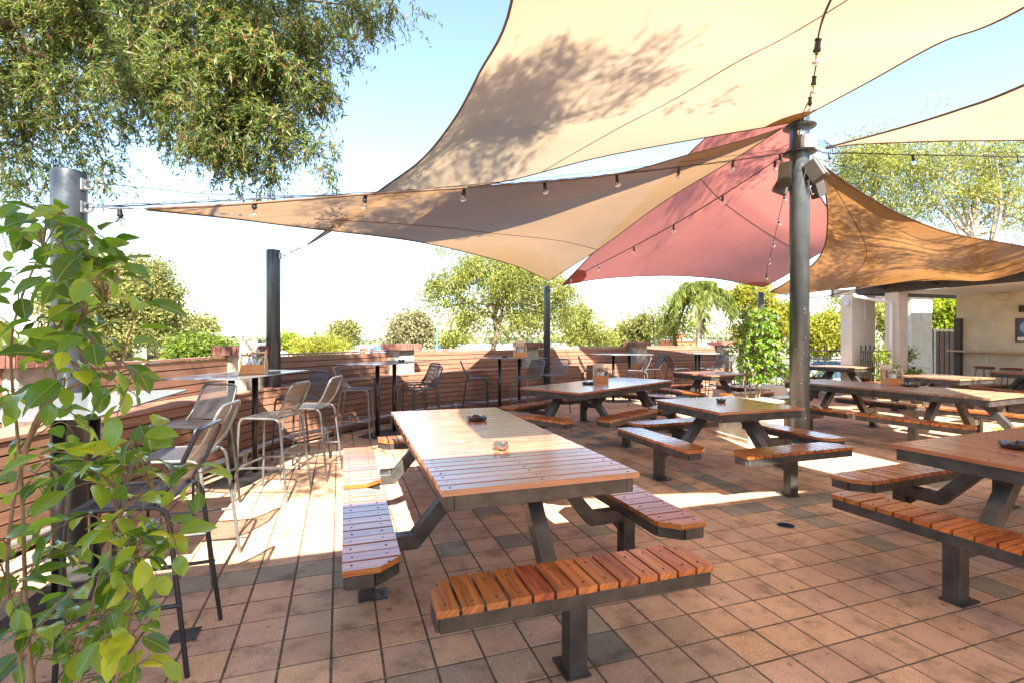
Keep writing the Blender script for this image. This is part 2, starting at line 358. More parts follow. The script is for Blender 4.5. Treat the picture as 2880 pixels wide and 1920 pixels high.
# ------------------------------------------------------------------ ground, paving
def gz(x, y):
    d = max(0.0, math.hypot(x - 2, max(0, y - 4)) - 17.0)
    return -0.06 - min(1.0, d / 45.0) * 2.6 - min(1.0, max(0, d - 45) / 400.0) * 1.5
def terrain():
    xs = np.concatenate([-np.geomspace(3000, 20, 26), np.linspace(-19, 24, 30), np.geomspace(26, 3000, 26)])
    ys = np.concatenate([np.linspace(-40, 30, 30), np.geomspace(32, 4200, 34)])
    vs = []
    for y in ys:
        for x in xs:
            z = gz(x, y)
            if y > 900: z += (y - 900) / 3300 * 34 * (0.62 + 0.38 * math.sin(x / 210.0 + 1.1) * math.cos(x / 97.0)) * 0.55
            vs.append((x, y, z))
    nx = len(xs); fs = [(j * nx + i, j * nx + i + 1, (j + 1) * nx + i + 1, (j + 1) * nx + i) for j in range(len(ys) - 1) for i in range(nx - 1)]
    mb = MB(); mb.add(vs, fs, None, True)
    m = simple('dry_ground', (0.20, 0.17, 0.10), 0.95, 0, 0.3, 0.02, col2=(0.09, 0.11, 0.05))
    tag(mb.build('ground', m), kind='structure')
terrain()
PITCH = 0.228; GA = R(18.9); GC, GS = math.cos(GA), math.sin(GA); OX, OY = 0.877, 2.962
def paving():
    n_, v_, c_ = [], [], []
    V = []; Fc = []; Cc = []
    clay = np.array([(0.41, 0.255, 0.175), (0.39, 0.24, 0.165), (0.43, 0.265, 0.175), (0.38, 0.235, 0.168), (0.40, 0.255, 0.182), (0.37, 0.235, 0.175)])
    grey = np.array([(0.215, 0.18, 0.145), (0.18, 0.155, 0.13), (0.24, 0.20, 0.155)])
    pale = np.array([(0.42, 0.30, 0.23), (0.40, 0.29, 0.22)])
    rng = np.random.default_rng(3)
    u0 = OX * GC + OY * GS; v0 = -OX * GS + OY * GC
    for b in range(-34, 66):
        for a in range(-72, 26):
            x = OX + b * PITCH * GC + a * PITCH * GS; y = OY + b * PITCH * GS - a * PITCH * GC
            cx = x + 0.5 * PITCH * (GC - GS); cy = y + 0.5 * PITCH * (GS + GC)
            if not inside_garden(cx, cy): continue
            uu = u0 + (b + .5) * PITCH; vv = v0 - (a - .5) * PITCH
            k = clay[rng.integers(0, len(clay))]
            colg = any(abs(uu - c) < PITCH * .5 for c in (1.13, 3.69))
            rowg = any(abs(vv - c) < PITCH * .5 for c in (3.62, 6.17))
            r = rng.random()
            if (colg and r < 0.55) or (rowg and r < 0.7): k = grey[rng.integers(0, 3)]
            elif r < 0.03: k = grey[rng.integers(0, 3)] * 1.2
            if abs(uu - 5.62) < PITCH * .5 and 2.2 < vv < 5.3: k = pale[rng.integers(0, 2)]
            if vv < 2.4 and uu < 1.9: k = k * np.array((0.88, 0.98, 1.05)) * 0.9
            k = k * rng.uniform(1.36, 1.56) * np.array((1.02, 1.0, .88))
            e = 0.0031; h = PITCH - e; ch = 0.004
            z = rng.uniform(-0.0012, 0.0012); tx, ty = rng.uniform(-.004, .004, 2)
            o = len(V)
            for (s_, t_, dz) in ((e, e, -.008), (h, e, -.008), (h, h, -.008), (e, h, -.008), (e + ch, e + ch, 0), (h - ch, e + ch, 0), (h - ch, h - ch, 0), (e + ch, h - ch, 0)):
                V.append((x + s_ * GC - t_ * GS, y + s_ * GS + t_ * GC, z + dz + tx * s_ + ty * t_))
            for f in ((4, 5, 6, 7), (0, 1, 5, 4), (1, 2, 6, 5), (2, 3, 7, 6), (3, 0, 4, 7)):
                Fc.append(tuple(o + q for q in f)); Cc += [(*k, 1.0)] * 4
    me = bpy.data.meshes.new('paving'); me.from_pydata(V, [], Fc)
    at_ = me.color_attributes.new('tint', 'FLOAT_COLOR', 'CORNER'); at_.data.foreach_set('color', np.array(Cc, dtype=np.float32).ravel())
    m, n, l = newmat('paver'); b = pbsdf(n)
    ca = N(n, 'ShaderNodeVertexColor', layer_name='tint'); tc = N(n, 'ShaderNodeTexCoord')
    def noi(sc, det=5, rough=.6):
        q = N(n, 'ShaderNodeTexNoise'); q.inputs['Scale'].default_value = sc; q.inputs['Detail'].default_value = det; q.inputs['Roughness'].default_value = rough
        l.new(tc.outputs['Object'], q.inputs['Vector']); return q
    a1 = noi(5.5, 5, .65); a2 = noi(260, 3, .9); a3 = noi(1.1, 3)
    r1 = ramp(n, [(0.30, (0.50,) * 3), (0.47, (0.93,) * 3), (0.7, (1.08,) * 3)]); l.new(a1.outputs['Fac'], r1.inputs[0])
    r2 = ramp(n, [(0.38, (0.5,) * 3), (0.49, (1.0,) * 3), (0.56, (1.05,) * 3), (0.64, (1.9, 1.85, 1.7))]); l.new(a2.outputs['Fac'], r2.inputs[0])
    r3 = ramp(n, [(0.3, (0.8,) * 3), (0.7, (1.15,) * 3)]); l.new(a3.outputs['Fac'], r3.inputs[0])
    last = ca.outputs[0]
    a4 = noi(17, 2, .4); r4 = ramp(n, [(0.255, (.55,) * 3), (0.29, (1, 1, 1))]); l.new(a4.outputs['Fac'], r4.inputs[0])
    for r_ in (r1, r2, r3, r4):
        x = N(n, 'ShaderNodeMix', data_type='RGBA', blend_type='MULTIPLY'); x.inputs[0].default_value = 1
        l.new(last, x.inputs[6]); l.new(r_.outputs[0], x.inputs[7]); last = x.outputs[2]
    l.new(last, b.inputs['Base Color']); b.inputs['Roughness'].default_value = 0.72; b.inputs['Specular IOR Level'].default_value = 0.35
    bp = N(n, 'ShaderNodeBump'); bp.inputs['Strength'].default_value = 0.4; bp.inputs['Distance'].default_value = 0.003
    l.new(a2.outputs['Fac'], bp.inputs['Height']); l.new(bp.outputs[0], b.inputs['Normal'])
    me.materials.append(m)
    o = bpy.data.objects.new('paving', me); COL.objects.link(o); tag(o, kind='structure')
    # sand in the joints and under the pavers
    jm = simple('joint_sand', (0.17, 0.12, 0.075), 0.95, 0, 0.3, 30, 0.5, 200)
    j = MB(); j.prism(GARDEN, -0.3, -0.0026); tag(j.build('paving_bed', jm), kind='structure')
# garden outline: the foot of the timber wall, then the far right, then behind
Q = [Vector((-3.62, -1.6)), Vector((-3.27, 6.62)), Vector((-1.93, 9.38)), Vector((0.62, 11.7)), Vector((3.5, 13.5)), Vector((6.35, 14.6))]
GARDEN = [(-3.7, -8)] + [(q.x - 0.1, q.y + 0.05) for q in Q] + [(7.2, 15.2), (16, 17.5), (20, 12), (20, -8)]
GARDEN = GARDEN[::-1]
def inside_garden(x, y):
    c = False; n = len(GARDEN); j = n - 1
    for i in range(n):
        xi, yi = GARDEN[i]; xj, yj = GARDEN[j]
        if (yi > y) != (yj > y) and x < (xj - xi) * (y - yi) / (yj - yi) + xi: c = not c
        j = i
    return c
paving()
# leaf litter: uncountable small dry leaves and twigs lying on the paving
def litter():
    mb = MB(); rng = random.Random(5)
    def leaf(x, y, L, wd, a):
        ca, sa = math.cos(a), math.sin(a); z = 0.004
        P = [(x - L / 2 * ca, y - L / 2 * sa, z), (x - wd / 2 * sa * -1, y - wd / 2 * ca, z + .004), (x + L / 2 * ca, y + L / 2 * sa, z + .002), (x - wd / 2 * sa, y + wd / 2 * ca, z + .005)]
        mb.add(P, [(0, 1, 2, 3)])
    for i in range(1000):
        r = rng.random()
        if r < 0.5:
            t = rng.random(); k = rng.randrange(0, 4); p = Q[k].lerp(Q[k + 1], t); nrm = (Q[k + 1] - Q[k]).normalized()
            d = abs(rng.gauss(0, 0.35)) + .03; x, y = p.x + nrm.y * d, p.y - nrm.x * d
        elif r < 0.75: x, y = rng.uniform(-3, -.6), rng.uniform(1.6, 5.5)
        else: x, y = rng.uniform(-2.5, 8), rng.uniform(1.6, 12)
        if y < 0.5: continue
        leaf(x, y, rng.uniform(.02, .055), rng.uniform(.004, .013), rng.uniform(0, 6.3))
    m = simple('dry_leaf', (0.40, 0.25, 0.13), 0.85, island=0.6)
    tag(mb.build('leaf_litter', m), 'dry fallen leaves and twigs scattered over the brick paving', 'leaf litter', kind='stuff')
litter()
# ------------------------------------------------------------------ picnic tables
def hexboard(mb, x0, x1, yA0, yA1, z0, z1, T):
    pass
def bench_group(parent, cx, cy, ang, steel, wood_, L=1.3, Wd=0.27, foot=True):
    """a bench whose outer edge faces local -x before turning by ang; table is towards +x"""
    T = Matrix.Translation((cx, cy, 0)) @ Matrix.Rotation(ang, 4, 'Z')
    # slats run across the bench (x), repeated along y; inner (+x) corners cut off
    n = 13; pitch = L / n; g = 0.013; mb = MB(); cut = 0.10; hw = Wd / 2
    sc = MB()
    for i in range(n):
        y0 = -L / 2 + i * pitch + g / 2; y1 = y0 + pitch - g
        poly = [(-hw, y0)]
        def xin(y):
            d = L / 2 - abs(y); return hw if d >= cut else hw - (cut - d) * 1.1
        poly += [(xin(y0), y0)]
        if i == 0 or i == n - 1:
            ym = (-1 if i == 0 else 1) * (L / 2 - cut)
            if y0 < ym < y1: poly += [(hw, ym)]
        poly += [(xin(y1), y1), (-hw, y1)]
        mb.prism(poly, 0.421 + random.uniform(-.001, .001), 0.45 + random.uniform(-.001, .001), T, uvdir=0)
        ymid = (y0 + y1) / 2
        for xx in (-hw + 0.045, hw - 0.06):
            q = T @ Vector((xx + random.uniform(-.006, .006), ymid + random.uniform(-.008, .008), 0.4512))
            sc.lathe([(0.0052, -0.003), (0.0052, 0.0004), (0.0, 0.0006)], q, 8)
    mb.merge(sc); b = mb.build('bench', [wood_, M['screw']], parent)
    f = MB(); i_ = 0.02
    P = [(-hw + i_, -L / 2 + i_), (hw - 0.11 - i_, -L / 2 + i_), (hw - i_, -L / 2 + cut + .015), (hw - i_, L / 2 - cut - .015), (hw - 0.11 - i_, L / 2 - i_), (-hw + i_, L / 2 - i_)]
    for k in range(6):
        a = P[k]; c = P[(k + 1) % 6]; f.bar(T @ Vector((a[0], a[1], 0.389)), T @ Vector((c[0], c[1], 0.389)), 0.03, 0.06)
    f.build('bench_frame', steel, b)
    p = MB(); p.box((0, 0, 0), (0.09, 0.09, 0.356)); pv = [(T @ Vector((x, y, z + 0.181))) for x, y, z in p.v]
    p.v = [tuple(q) for q in pv]
    p.build('post', steel, b, bevel=0.006)
    if foot:
        q = MB(); q.prism([(-.05, -.06), (.115, -.06), (.115, .06), (-.05, .06)], 0.003, 0.012, T)
        q.lathe([(.012, .012), (.012, .022), (0, .024)], T @ Vector((.088, 0, 0)), 8)
        q.build('foot_plate', steel, b)
    # stub from the post, elbow, then the inclined arm up under the table
    a = MB(); s2 = 0.085
    P0 = T @ Vector((0.046, 0, 0.30)); P1 = T @ Vector((0.27, 0, 0.30)); P2 = T @ Vector((0.62, 0, 0.70))
    up = Vector((0, 0, 1))
    def ring(c, d):
        d = d.normalized(); x = d.cross(up).normalized(); z = x.cross(d)
        return [c + x * s2 / 2 + z * s2 / 2, c - x * s2 / 2 + z * s2 / 2, c - x * s2 / 2 - z * s2 / 2, c + x * s2 / 2 - z * s2 / 2]
    d0 = (P1 - P0).normalized(); d1 = (P2 - P1).normalized(); bis = (d0 + d1).normalized()
    kf = 1 / bis.dot(d0)
    def mring(c):
        x = d0.cross(up).normalized(); z = x.cross(bis)
        return [c + x * s2 / 2 + z * s2 / 2 * kf, c - x * s2 / 2 + z * s2 / 2 * kf, c - x * s2 / 2 - z * s2 / 2 * kf, c + x * s2 / 2 - z * s2 / 2 * kf]
    x = d1.cross(up).normalized(); zt = 0.668
    # cut the top of the arm level with the underside
    e = ring(P2, d1); e = [q + d1 * ((zt - q.z) / d1.z) for q in e]
    vs = ring(P0, d0) + mring(P1) + e
    fs = [(3, 2, 1, 0), (8, 9, 10, 11)]
    for r_ in (0, 4):
        for k in range(4): fs.append((r_ + k, r_ + (k + 1) % 4, r_ + 4 + (k + 1) % 4, r_ + 4 + k))
    a.add(vs, fs); 
    # triangular gusset between post and stub
    g0 = T @ Vector((0.046, 0, 0.256)); g1 = T @ Vector((0.12, 0, 0.256)); g2 = T @ Vector((0.046, 0, 0.18))
    nx = T.to_3x3() @ Vector((0, 0.004, 0))
    a.add([g0 + nx, g1 + nx, g2 + nx, g0 - nx, g1 - nx, g2 - nx], [(0, 1, 2), (5, 4, 3), (0, 3, 4, 1), (1, 4, 5, 2), (2, 5, 3, 0)])
    a.build('arm', steel, b, bevel=0.005)
    return b
def picnic(L, Wd, wood_top=None, wood_bench=None, boards=None):
    """long axis local y; boards run across (x)"""
    wood_top = wood_top or M['table_wood']; wood_bench = wood_bench or M['bench_wood']
    t = empty('picnic_table', (0, 0, 0)); steel = M['steel']
    n = boards or round(L / 0.092); pitch = L / n; g = 0.0095; mb = MB(); sc = MB()
    for i in range(n):
        y = -L / 2 + (i + .5) * pitch; e = random.uniform(-.003, .003)
        mb.box((e, y, 0.7605 + random.uniform(-.0008, .0008)), (Wd, pitch - g, 0.029), uvaxis=0, ch=0.0025)
        for xx in (-Wd / 2 + .05, -.01, Wd / 2 - .05):
            sc.lathe([(0.0055, -0.002), (0.0055, 0.0006), (0.0, 0.0008)], (xx + random.uniform(-.004, .004), y + random.uniform(-.012, .012), 0.7755), 8)
    mb.merge(sc); top = mb.build('tabletop', [wood_top, M['screw']], t)
    f = MB(); i_ = 0.045; hx = Wd / 2 - i_; hy = L / 2 - i_
    z = 0.703; h = 0.078
    f.box((-hx, 0, z), (0.04, 2 * hy + .04, h)); f.box((hx, 0, z), (0.04, 2 * hy + .04, h))
    f.box((0, -hy, z), (2 * hx - .04, 0.04, h)); f.box((0, hy, z), (2 * hx - .04, 0.04, h))
    ny = 3 if L > 1.6 else 1
    for k in range(ny):
        yy = 0 if ny == 1 else (-0.7 + 0.7 * k) * (L / 2.73)
        f.box((0, yy, z - .004), (2 * hx - .042, 0.05, 0.062))
    f.build('table_frame', steel, t, bevel=0.004)
    off = Wd / 2 + 0.315
    ys = (-0.70, 0.70) if L > 1.6 else (0.0,)
    for yy in ys:
        bench_group(t, -off, yy, 0, steel, wood_bench)
        bench_group(t, off, yy, math.pi, steel, wood_bench)
    bench_group(t, 0, -(L / 2 + .315), math.pi / 2, steel, wood_bench)
    bench_group(t, 0, L / 2 + .315, -math.pi / 2, steel, wood_bench)
    return t
longt = picnic(2.73, 1.08); sqt = picnic(1.10, 1.10)
tag(longt, cat='picnic table'); tag(sqt, cat='picnic table')
place(longt, (-0.25, 3.86, 0), R(18.4), 'long slatted picnic table nearest the camera holding two ashtrays', 'long timber and steel picnic tables')
def another(src, loc, rz, label, group):
    c = copy_tree(src); return place(c, loc, R(rz), label, group)
GL = 'long timber and steel picnic tables'; GQ = 'square timber and steel picnic tables'
T2 = another(longt, (1.44, 8.07, 0), -43.3, 'long picnic table with a menu caddy, in front of the curved timber wall', GL)
T4 = another(longt, (4.08, 3.50, 0), -68, 'red brown picnic table cut off by the right edge of the photo', GL)
T6 = another(longt, (5.66, 7.55, 0), 26, 'long weathered picnic table right of the thick post, holding a caddy and a flat ashtray', GL)
place(sqt, (2.38, 5.63, 0), R(18.6), 'square picnic table with one small ashtray, left of the thick post', GQ)
T5 = another(sqt, (4.15, 10.55, 0), 25, 'empty square picnic table behind the potted leafy shrub', GQ)
T7 = another(sqt, (8.45, 13.0, 0), 20, 'pale square picnic table beside the iron fence and first pillar', GQ)
T8 = another(sqt, (8.23, 9.63, 0), 22, 'square picnic table behind the caddy in front of the timber gate', GQ)
T9 = another(sqt, (11.0, 10.55, 0), 10, 'dark square picnic table beside the red topped stools', GQ)
for t, kind in ((T6, 'old_wood'), (T7, 'old_wood'), (T8, 'old_wood')):
    for c in children(t):
        if c.name.startswith('tabletop'):
            c.data = c.data.copy(); c.data.materials[0] = M[kind]
# ------------------------------------------------------------------ bar stools
def stool(tube_m, mesh_m):
    t = empty('bar_stool', (0, 0, 0)); r = 0.0115
    fr = MB(); H = 0.76
    for s in (-1, 1):
        fr.tube(fillet([(s * .235, .235, 0), (s * .212, .205, H), (s * .212, -.175, H - .005), (s * .238, -.262, 0)], .07, 5), r, 8)
    fr.tube([(-.212, .195, H - .008), (.212, .195, H - .008)], r * .9, 8)
    fr.tube([(-.212, -.14, H - .008), (.212, -.14, H - .008)], r * .9, 8)
    fr.build('frame', tube_m, t)
    fo = MB(); zf = 0.3
    fo.tube(fillet([(-.231, -.238, zf + .02), (-.228, .226, zf), (.228, .226, zf), (.231, -.238, zf + .02)], .03, 3), r * .9, 8)
    fo.build('footrest', tube_m, t)
    bk = MB()
    bk.tube(fillet([(-.205, -.10, H - .012), (-.202, -.19, H + .09), (-.185, -.285, H + .315), (.185, -.285, H + .315), (.202, -.19, H + .09), (.205, -.10, H - .012)], .06, 5), r * .95, 8)
    bk.build('back_frame', tube_m, t)
    # seat mesh, slightly dished
    def sheet(fn, nu, nv, su, sv, name):
        mb = MB(); P = [fn(i / nu, j / nv) for j in range(nv + 1) for i in range(nu + 1)]
        fs = []; uv = []
        for j in range(nv):
            for i in range(nu):
                fs.append((j * (nu + 1) + i, j * (nu + 1) + i + 1, (j + 1) * (nu + 1) + i + 1, (j + 1) * (nu + 1) + i))
                uv.append([(i / nu * su, j / nv * sv), ((i + 1) / nu * su, j / nv * sv), ((i + 1) / nu * su, (j + 1) / nv * sv), (i / nu * su, (j + 1) / nv * sv)])
        mb.add(P, fs, uv, True); return mb.build(name, mesh_m, t)
    sheet(lambda a, b: Vector((-.205 + .41 * a, -.14 + .345 * b, H + .004 - .018 * math.sin(math.pi * a) * math.sin(math.pi * min(1, b * 1.1)) - (0.02 * max(0, b - .85) / .15))), 8, 8, .41, .345, 'seat')
    sheet(lambda a, b: Vector(((-.2 + .4 * a) * (1 - .07 * b), -.135 - .145 * b - .01 * math.sin(math.pi * a), H + .015 + .29 * b)), 6, 6, .40, .32, 'backrest')
    return tag(t, cat='bar stool', group='wire mesh bar stools')
st_l = stool(M['stool_steel'], M['stool_mesh']); st_d = stool(M['stool_shaded'], M['stool_mesh_shaded'])
def hd(dx, dy): return math.atan2(dy, dx) - math.pi / 2
STOOLS = [  # x, y, heading, shaded copy?, label
    (-1.75, 2.40, (-.97, -.25), 1, 'shaded mesh bar stool nearest the camera, partly behind the leafy plant'),
    (-2.11, 3.24, (-.98, -.19), 0, 'pale silver mesh bar stool standing half in bright sun'),
    (-2.78, 4.42, (-.25, -.97), 1, 'grey mesh bar stool with its back against the wall seat near the first bar table'),
    (-2.30, 4.86, (-1, .06), 0, 'silver mesh bar stool on the near side of the bar table with the caddy'),
    (-2.2, 5.53, (-.98, 0), 0, 'mesh bar stool second along the near side of the caddy bar table'),
    (-2.62, 6.25, (-.6, -.8), 1, 'mesh bar stool in front of the slim grey post by the wall'),
    (-2.30, 7.42, (.98, .15), 0, 'mesh bar stool facing right beside the second bar table, left of its posts'),
    (-1.36, 7.45, (-.75, -.65), 1, 'mesh bar stool in front of the stained brick pillar, the nearer of that pair'),
    (-1.52, 8.35, (-.8, -.55), 1, 'mesh bar stool in front of the stained brick pillar, the farther of that pair'),
    (-0.68, 9.45, (1, .1), 1, 'lone mesh bar stool facing right against the sunlit patch of wall'),
    (0.30, 9.55, (-.75, -.65), 0, 'mesh bar stool just left of the slim black post'),
    (0.82, 10.15, (-.8, -.6), 0, 'mesh bar stool whose back overlaps the slim black post'),
    (1.80, 11.5, (.95, -.2), 1, 'shaded mesh bar stool seen above the caddy on the long table'),
    (2.83, 11.4, (-1, .1), 0, 'bright silver mesh bar stool under the fourth bar table'),
    (3.35, 12.2, (-1, -.1), 1, 'shaded mesh bar stool behind the bright silver one'),
    (4.1, 12.5, (1, .1), 1, 'mesh bar stool facing right at the single post bar table'),
    (4.85, 12.3, (-1, 0), 1, 'mesh bar stool facing left at the single post bar table'),
    (5.4, 13.0, (-1, -.1), 1, 'farthest mesh bar stool beside the last brick pillar'),
]
used = {0: False, 1: False}
for x, y, h, dk, lb in STOOLS:
    src = st_d if dk else st_l
    o = src if not used[dk] else copy_tree(src); used[dk] = True
    place(o, (x, y, 0), hd(*h), lb)
# ------------------------------------------------------------------ bar tables
def bartable():
    t = empty('bar_table', (0, 0, 0)); mb = MB()
    mb.box((0, 0, 1.114), (0.75, 1.36, 0.012)); mb.build('tabletop', M['bar_top'], t, bevel=0.002)
    for s in (-1, 1):
        p = MB(); p.lathe([(0, .012), (.033, .012), (.033, 1.1), (0, 1.1)], (0, s * .2, 0), 18)
        p.build('post', M['black_pole'], t)
    b = MB(); b.box((0, 0, 0.008), (0.42, 0.8, 0.012)); b.build('base_plate', M['plate'], t, bevel=0.002)
    u = MB(); u.box((0, 0, 1.1035), (0.3, 0.62, 0.007)); u.build('mounting_plate', M['black_pole'], t)
    return tag(t, cat='bar table', group='tall bar tables along the timber wall')
bt = bartable()
BT = [(-2.58, 3.0, 17, 'grey topped tall bar table behind the leafy plant'), (-2.88, 5.42, -6, 'grey topped tall bar table holding the caddy and an ashtray by the round post'),
      (-1.975, 7.92, -26, 'grey topped tall bar table with one ashtray, left of the stained brick pillar'), (-0.05, 10.0, -78, 'tall bar table with a caddy seen edge on, left of the slim black post'),
      (2.6, 12.0, -82, 'tall bar table with two posts, right of the slim black post'), (4.85, 13.2, -8, 'farthest tall bar table, its two posts lined up as one'),
      (-2.75, 1.15, 12, 'tall bar table at the left edge of the photo, mostly hidden by leaves')]
for i, (x, y, a, lb) in enumerate(BT):
    o = bt if i == 0 else copy_tree(bt); place(o, (x, y, 0), R(a), lb)
# ------------------------------------------------------------------ timber wall, pillars, foot rail
OUTW = 0.42; WT = 1.27; LZ = 0.835
def offs(k):
    """outward normal at corner k"""
    def nn(a, b): d = (b - a).normalized(); return Vector((-d.y, d.x))
    if k == 0: return nn(Q[0], Q[1])
    if k == len(Q) - 1: return nn(Q[-2], Q[-1])
    n = nn(Q[k - 1], Q[k]) + nn(Q[k], Q[k + 1]); n.normalize(); return n / n.dot(nn(Q[k - 1], Q[k]))
B = [Q[k] + offs(k) * OUTW for k in range(len(Q))]
wl = ['timber wall and seat behind the first bar table at the left', 'timber wall and seat between the first and second brick pillars, behind the bar stools',
      'dappled timber wall and seat between the stained pillar and the slim black post', 'half sunlit timber wall and seat right of the slim black post', 'far sunlit timber wall and seat ending at the last brick pillar']
def row(mb, a, b, z, h, g):
    L = (b - a).length; n = max(1, int(round(L / 2.1))); c0 = 0.0; cuts = sorted([min(.97, max(.03, (i + random.choice((-.28, 0, .28))) / n)) for i in range(1, n)]) + [1.0]
    for c in cuts:
        e = .0012 / L; p, q = a.lerp(b, c0 + (e if c0 else 0)), a.lerp(b, c - (e if c < 1 else 0)); j = random.uniform(-.0012, .0012)
        mb.bar((p.x, p.y, z - h / 2 + j), (q.x, q.y, z - h / 2 + j), 0.022, h - g, uvaxis=1); c0 = c
def nails(fb, q0, q1):
    s = MB(); L_ = (q1 - q0).length; m_ = int(L_ / 0.9); d = (q1 - q0).normalized(); nrm = Vector((-d.y, d.x))
    for i in range(m_ + 1):
        p = q0.lerp(q1, (i + .5) / (m_ + 1)) - nrm * 0.0118; zz = LZ - .075
        while zz > .1:
            for e in (-.03, .03): s.box((p.x + d.x * e, p.y + d.y * e, zz), (.007, .007, .007))
            zz -= .0925
    fb.merge(s)
def wallseg(k):
    t = empty('timber_wall', (0, 0, 0), 0, wl[k], 'timber wall', 'curved timber wall sections')
    q0, q1, b0, b1 = Q[k], Q[k + 1], B[k], B[k + 1]
    fb = MB(); pitch = 0.0925; g = 0.013
    z = LZ - 0.03
    while z > 0.06:
        h = min(pitch, z - .03); row(fb, q0, q1, z, h, g); z -= h
    nails(fb, q0, q1); fb.build('front_boards', [M['board'], M['gal']], t)
    bb = MB(); z = WT - 0.03
    while z > LZ + 0.02:
        h = min(pitch, z - LZ); row(bb, b0, b1, z, h, g); z -= h
    bb.build('back_boards', M['board'], t)
    d = (q1 - q0).normalized(); nrm = Vector((-d.y, d.x))
    ex = 0.02
    l = MB(); l.prism([(q0 - nrm * ex)[:], (q1 - nrm * ex)[:], (b1)[:], (b0)[:]], LZ - 0.026, LZ, uvdir=1 if abs(d.y) > abs(d.x) else 0)
    l.build('seat_ledge', M['ledge'], t)
    c = MB(); c.prism([(b0 - nrm * .02)[:], (b1 - nrm * .02)[:], (b1 + nrm * .07)[:], (b0 + nrm * .07)[:]], WT - 0.026, WT, uvdir=1 if abs(d.y) > abs(d.x) else 0)
    c.build('top_rail', M['ledge'], t)
    # dark backing so no light comes through the gaps
    k_ = MB(); a0 = q0 + nrm * .03; a1 = q1 + nrm * .03; c0 = b0 + nrm * .03; c1 = b1 + nrm * .03
    k_.bar((*a0, .4), (*a1, .4), .02, .76); k_.bar((*c0, .62), (*c1, .62), .03, 1.22)
    k_.build('backing', M['dark_timber'], t)
    return t
for k in range(5): wallseg(k)
# end panel closing the last seat
e = MB(); n_ = offs(5); d_ = (Q[5] - Q[4]).normalized()
z = LZ - .03
while z > .06:
    h = min(.0925, z - .03); a = Q[5] + d_ * .013; b_ = Q[5] + d_ * .013 + n_ * OUTW
    e.bar((*a, z - h / 2), (*b_, z - h / 2), .022, h - .006, uvaxis=1); z -= h
eo = e.build('end_boards', M['board'], [o for o in bpy.data.objects if o.name.startswith('timber_wall')][-1])
def pillar(c, ang, label, first=None):
    if first:
        return place(copy_tree(first), (c.x, c.y, 0), ang, label)
    t = empty('brick_pillar', (0, 0, 0), 0, label, 'pillar', 'rendered pillars with brick caps')
    s = MB(); s.box((0, 0, 0.6), (0.36, 0.36, 1.35)); s.build('shaft', M['pier'], t, bevel=.01)
    b = MB(); n = 7; w = 0.52
    for i in range(n):
        x = -w / 2 + (i + .5) * w / n
        for s_ in (-1, 1):
            b.box((x, s_ * w / 4, 1.335), (w / n - .008, w / 2 - .006, 0.115))
    for i in range(n):   # end bricks turned, showing on the two other sides
        y = -w / 2 + (i + .5) * w / n
        for s_ in (-1, 1): b.box((s_ * (w / 2 + .004), y, 1.3352), (.012, w / n - .008, .1146))
    b.build('brick_cap', M['brick'], t, bevel=.004)
    m = MB(); m.box((0, 0, 1.333), (w - .01, w - .01, 0.112)); m.build('mortar', M['mortar'], t)
    return t
PL = ['brick capped pillar at the left edge behind the leaves', 'brick capped pillar just left of the round grey post', 'lichen stained brick capped pillar behind the second bar table',
      'brick capped pillar partly hidden by the slim black post', 'bright white sunlit brick capped pillar', 'last brick capped pillar at the end of the timber wall']
pc = [Vector((-3.86, 3.95))] + [Q[k] + offs(k) * o_ for k, o_ in ((1, .30), (2, .2), (3, .4), (4, .22), (5, .45))]
p0 = None
for k, c in enumerate(pc):
    d = (Q[min(k, 4) + (0 if k == 0 else 0)] - Q[max(0, min(k, 4) - 1)]) if k else (Q[1] - Q[0])
    if k and k < 5: d = Q[k + 1] - Q[k - 1]
    a = math.atan2(d.y, d.x)
    o = pillar(c, a, PL[k], p0)
    if p0 is None: p0 = o; place(p0, (c.x, c.y, 0), a, PL[0])
fr = empty('foot_rail', (0, 0, 0), 0, 'galvanised pipe foot rail running along the base of the timber wall', 'foot rail')
rp = []
for k in range(len(Q)):
    p = Q[k] - offs(k) * 0.27; rp.append((p.x, p.y, 0.2))
mb = MB(); mb.tube(fillet(rp[:1] + rp[1:], .12, 3), .027, 12); mb.build('rail', M['gal'], fr)
for k in range(len(Q) - 1):
    a, b = Vector(rp[k]), Vector(rp[k + 1]); n = max(2, round((b - a).length / 1.6))
    for i in range(n):
        p = a.lerp(b, (i + .5) / n); s = MB(); s.tube([(p.x, p.y, 0), (p.x, p.y, .19)], .026, 10)
        s.lathe([(.034, .165), (.036, .17), (.036, .235), (.03, .24)], (p.x, p.y, 0), 12); s.build('support', M['gal'], fr)
# ------------------------------------------------------------------ sail posts
def post(x, y, h, r, label):
    t = empty('sail_post', (x, y, 0), 0, label, 'sail post', 'round steel shade sail posts')
    s = MB(); s.lathe([(0, .002), (r, .002), (r, h), (r * .97, h + .012), (0, h + .015)], (0, 0, 0), 32); s.build('shaft', M['post'], t)
    b = MB(); b.lathe([(r * 1.9, .0015), (r * 1.9, .014), (r, .016)], (0, 0, 0), 24); b.build('base_flange', M['post'], t)
    return t
P1 = Vector((-3.13, 3.57)); P2 = Vector((-3.275, 6.93)); P3 = Vector((0.80, 11.55)); P4 = Vector((6.46, 13.1)); P5 = Vector((4.10, 7.2))
p_1 = post(*P1, 2.66, .103, 'blue grey steel sail post at the left, partly covered by leaves')
p_2 = post(*P2, 2.69, .093, 'blue grey steel sail post beside the caddy bar table')
p_3 = post(*P3, 2.66, .08, 'slim black sail post in front of the timber wall, under the tan and red sails')
p_4 = post(*P4, 2.66, .075, 'slim dark sail post behind the leafy potted shrub')
p_5 = post(*P5, 4.9, .128, 'tall thick grey sail post with speakers and strings of lights')
